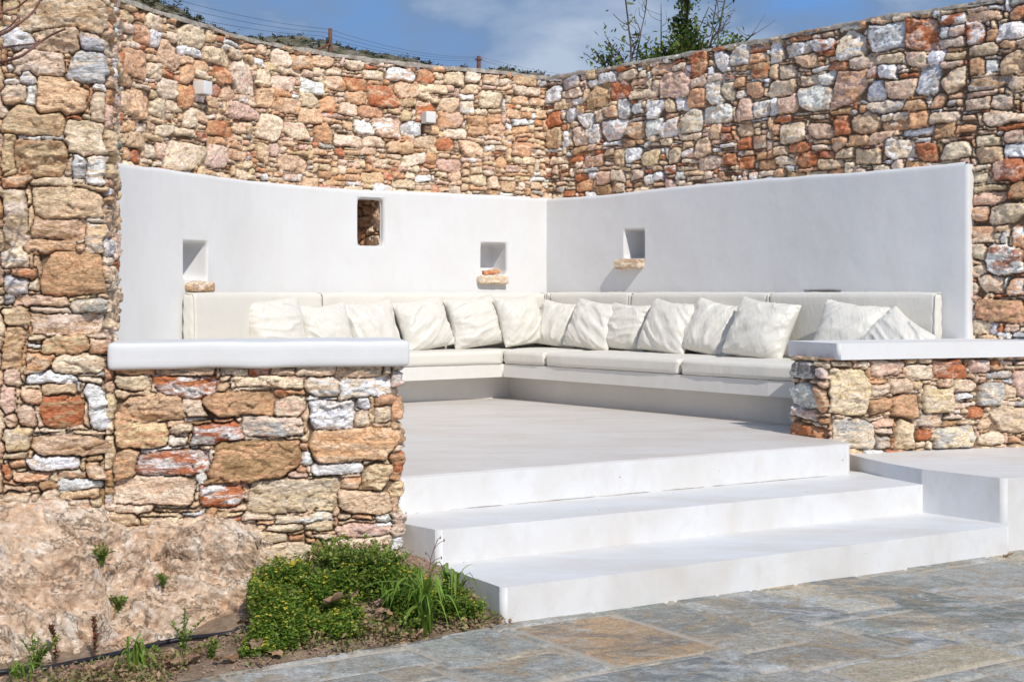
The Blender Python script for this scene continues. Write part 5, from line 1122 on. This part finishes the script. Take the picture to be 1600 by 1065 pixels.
# conifer top at upper left, behind the curved wall
root4 = (-8.0, 27, -.6); tb = []; lv = []; e = empty('conifer', root4); Pt = spline([root4, (-8.0, 27, 4), (-7.95, 27, 8.4)], .2); tb.append(tube(Pt, np.linspace(.16, .03, len(Pt)), 8)); r = np.random.default_rng(2)
for k in range(46):
    h = r.uniform(5.2, 8.3); a = k * 2.4; L = (8.6 - h) * .42 + .35; c = np.array((-7.97, 27, h)); d = np.array((math.cos(a), math.sin(a), 0)); Q = spline([c, c + d * L * .6 + (0, 0, -.06), c + d * L + (0, 0, .12)], .08); tb.append(tube(Q, np.linspace(.02, .008, len(Q)), 5)); m = 60; t = r.uniform(.2, 1, m); C = Q[(t * (len(Q) - 1)).astype(int)] + r.normal(0, .03, (m, 3)); lv.append(leaves(C, .13, greens(m, k, (.02, .045, .02), (.07, .11, .04), 0), seed=k, asp=.22))
V, Fc = join(tb); link('trunk', mesh_mixed('trunk', V, Fc), M['bark'], e); leafobj('crown', lv, M['leaf'], e); tag(e, 'dark conifer top showing above the curved wall at upper left', 'tree')
# shrub behind the window opening
e = empty('bush', (-1.75, 13.4, -.6)); r = np.random.default_rng(6); C = np.stack([-1.75 + r.normal(0, .38, 5000), 13.4 + r.normal(0, .25, 5000), r.uniform(-.5, 2.0, 5000)], 1); leafobj('foliage', [leaves(C, .07, greens(5000, 3, (.015, .035, .01), (.05, .08, .02), .02), seed=1)], M['leaf'], e)
tb = [tube(spline([(-1.75, 13.4, -.62), (-1.75 + dx, 13.4, .8), (-1.75 + dx * 2, 13.4, 1.9)], .1), .02, 5) for dx in (-.12, 0, .14)]; V, Fc = join(tb); link('branches', mesh_mixed('branches', V, Fc), M['bark'], e); tag(e, 'dark bush seen through the small window opening', 'bush')
# bare twigs reaching in from the left, in front of the near wall
YB = 4.9; root5 = (-2.6, 4.9, -.52)
tb = []; e = empty('bare_shrub', root5)
def tw(pts, r0, r1=None, seed=1):
    P = spline(limb(pts, YB, .05, seed), .03); return tube(P, np.linspace(r0 * 1.5, r1 or r0 * .75, len(P)), 6)
P = spline([root5, (-2.55, 4.9, .4), (-2.45, 4.88, 1.2), P3(-120, 110, YB)], .05); tb.append(tube(P, np.linspace(.03, .012, len(P)), 8))
for k, (pts, r0) in enumerate([([(-120, 110), (-60, 70), (0, 55), (35, 33), (55, 15), (66, -8)], .0055), ([(-120, 110), (-60, 60), (0, 21), (25, 13), (50, -6)], .0045), ([(-120, 110), (-50, 112), (0, 98), (35, 87), (60, 68), (80, 55), (101, 46)], .0055), ([(-60, 70), (0, 74), (30, 71), (58, 68)], .004), ([(-20, 60), (0, 50), (15, 42), (28, 28)], .003), ([(35, 87), (50, 75), (62, 62)], .003)]): tb.append(tw(pts, r0, seed=k))
V, Fc = join(tb); link('twigs', mesh_mixed('twigs', V, Fc), M['twig'], e)
for x, y in ((65, 0), (101, 46), (55, 20), (28, 28), (50, -4), (30, 71)):
    V, Fc = tube([P3(x, y, YB) - (0, 0, .006), P3(x, y, YB), P3(x, y, YB) + (0, 0, .008)], np.array((.002, .006, .001)), 6); link('bud', mesh_mixed('bud', V, Fc), M['twig'], e)
tag(e, 'reddish bare twigs reaching in at the upper left in front of the near wall', 'shrub')

# ------------------------------------------------------------------ hillside, poles, cables
cx_ = [-700, 100, 270, 327, 357, 400, 438, 496, 519, 560, 628, 679, 730, 760, 800, 840, 1000, 1500, 2600]; cy_ = [-150, -60, 6, 36, 45, 53, 58, 63, 67, 74, 86, 95, 101, 105, 108, 116, 150, 240, 330]
ang = np.linspace(-700, 2600, 700); dist = np.linspace(45, 220, 90); A_, D_ = np.meshgrid(ang, dist)
zc = (HY - np.interp(A_, cx_, cy_)) / F * 100 + EYE - .75; s = np.clip((D_ - 45) / 55, 0, 1) ; s = s * s * (3 - 2 * s)
Xh = (A_ - CX) / F * D_; zt = zc * s - .66 * (1 - s) - np.clip(D_ - 100, 0, None) * .12; zt += (.7 * fbm(Xh * .25, D_ * .25, o=4, s=61) + .28 * fbm(Xh * 1.1, D_ * 1.1, o=3, s=62)) * s
me = mesh_np('hillside', np.stack([Xh, D_, zt], -1).reshape(-1, 3), grid_faces(90, 700)); tag(link('hillside', me, M['hill']), kind='structure')
r = np.random.default_rng(15); n = 1500; a = r.uniform(230, 860, n); d = r.uniform(80, 104, n); i = np.clip(((a + 700) / 3300 * 699).astype(int), 0, 699); j = np.clip(((d - 45) / 175 * 89).astype(int), 0, 89)
C0 = np.stack([(a - CX) / F * d, d, zt[j, i]], 1); lv = []
per = 34; sz = r.uniform(.08, .32, n); C = np.repeat(C0, per, 0) + r.normal(0, 1, (n * per, 3)) * np.repeat(sz, per)[:, None] * (.55, .55, .4) + np.repeat(sz, per)[:, None] * (0, 0, .35)
lv.append(leaves(C, .16, np.repeat(greens(n, 8, (.03, .04, .018), (.11, .11, .045), .15, (.22, .17, .10)), per, 0), seed=3, asp=.7))
tag(leafobj('hillside_scrub', lv, M['leaf']), 'low dark scrub covering the far hillside above the curved wall', 'scrub', kind='stuff')
def pole(px, ytop, Y, arm, lab):
    x, _, z = ray(px, ytop, Y); zb = z - 7.5; e = empty('utility_pole', (x, Y, zb)); V, Fc = tube([(x, Y, zb), (x, Y, z - 1), (x, Y, z)], np.array((.13, .10, .09)) * Y / 60, 8); link('post', mesh_mixed('post', V, Fc), M['pole'], e)
    if arm:
        V, Fc = rbox(1.1 * .9, .1, .12, .01, .3); V += np.array((x - .45, Y - .14, z - .75)); V[:, 2] += (V[:, 0] - x) * .45; link('crossarm', mesh_np('crossarm', V, Fc, False), M['pole'], e)
        for q in (-.85, -.5, -.12): V, Fc = tube([(x + q, Y - .14, z - .70 + q * .45), (x + q, Y - .14, z - .45 + q * .45), (x + q, Y - .14, z - .38 + q * .45)], np.array((.05, .07, .03)), 7); link('insulator', mesh_mixed('insulator', V, Fc), M['wire'], e)
        V, Fc = tube([(x - .1, Y - .13, z - 1.3), (x - .65, Y - .14, z - .95)], .03, 5); link('brace', mesh_mixed('brace', V, Fc), M['wire'], e)
    else:
        V, Fc = rbox(.5, .12, .12, .01, .2); V += np.array((x, Y - .12, z - .25)); link('crossarm', mesh_np('crossarm', V, Fc, False), M['pole'], e)
    tag(e, lab, 'utility pole', 'utility poles on the hill'); return np.array((x, Y, z))
pole(516, 45, 60, True, 'wooden utility pole with slanting crossarm above the curved wall')
pole(748, 88, 90, False, 'shorter distant utility pole nearer the wall corner')
def cable(pts, lab):
    P = []
    for a, b in zip(pts[:-1], pts[1:]):
        a3, b3 = P3(*a), P3(*b); 
        for t in np.linspace(0, 1, 14, endpoint=False): P.append(a3 * (1 - t) + b3 * t - np.array((0, 0, 1.0)) * .35 * 4 * t * (1 - t) * (b[2] / 80))
    P.append(P3(*pts[-1])); V, Fc = tube(np.array(P), .007, 5); V = V - np.array(P[0]); o = link('cable', mesh_mixed('cable', V, Fc), M['wire']); o.location = P[0]; tag(o, lab, 'cable', 'overhead cables')
cable([(150, -25, 40), (507, 51, 59.8), (742, 91, 89.8), (1000, 128, 130)], 'upper overhead cable slanting down past both utility poles')
cable([(150, -10, 40), (499, 56, 59.8), (752, 95, 89.8), (1000, 135, 130)], 'lower overhead cable running just above the hill line')
cable([(150, -38, 40), (514, 46, 59.8), (748, 89, 89.8), (1000, 122, 130)], 'topmost overhead cable meeting the tip of the tall pole')
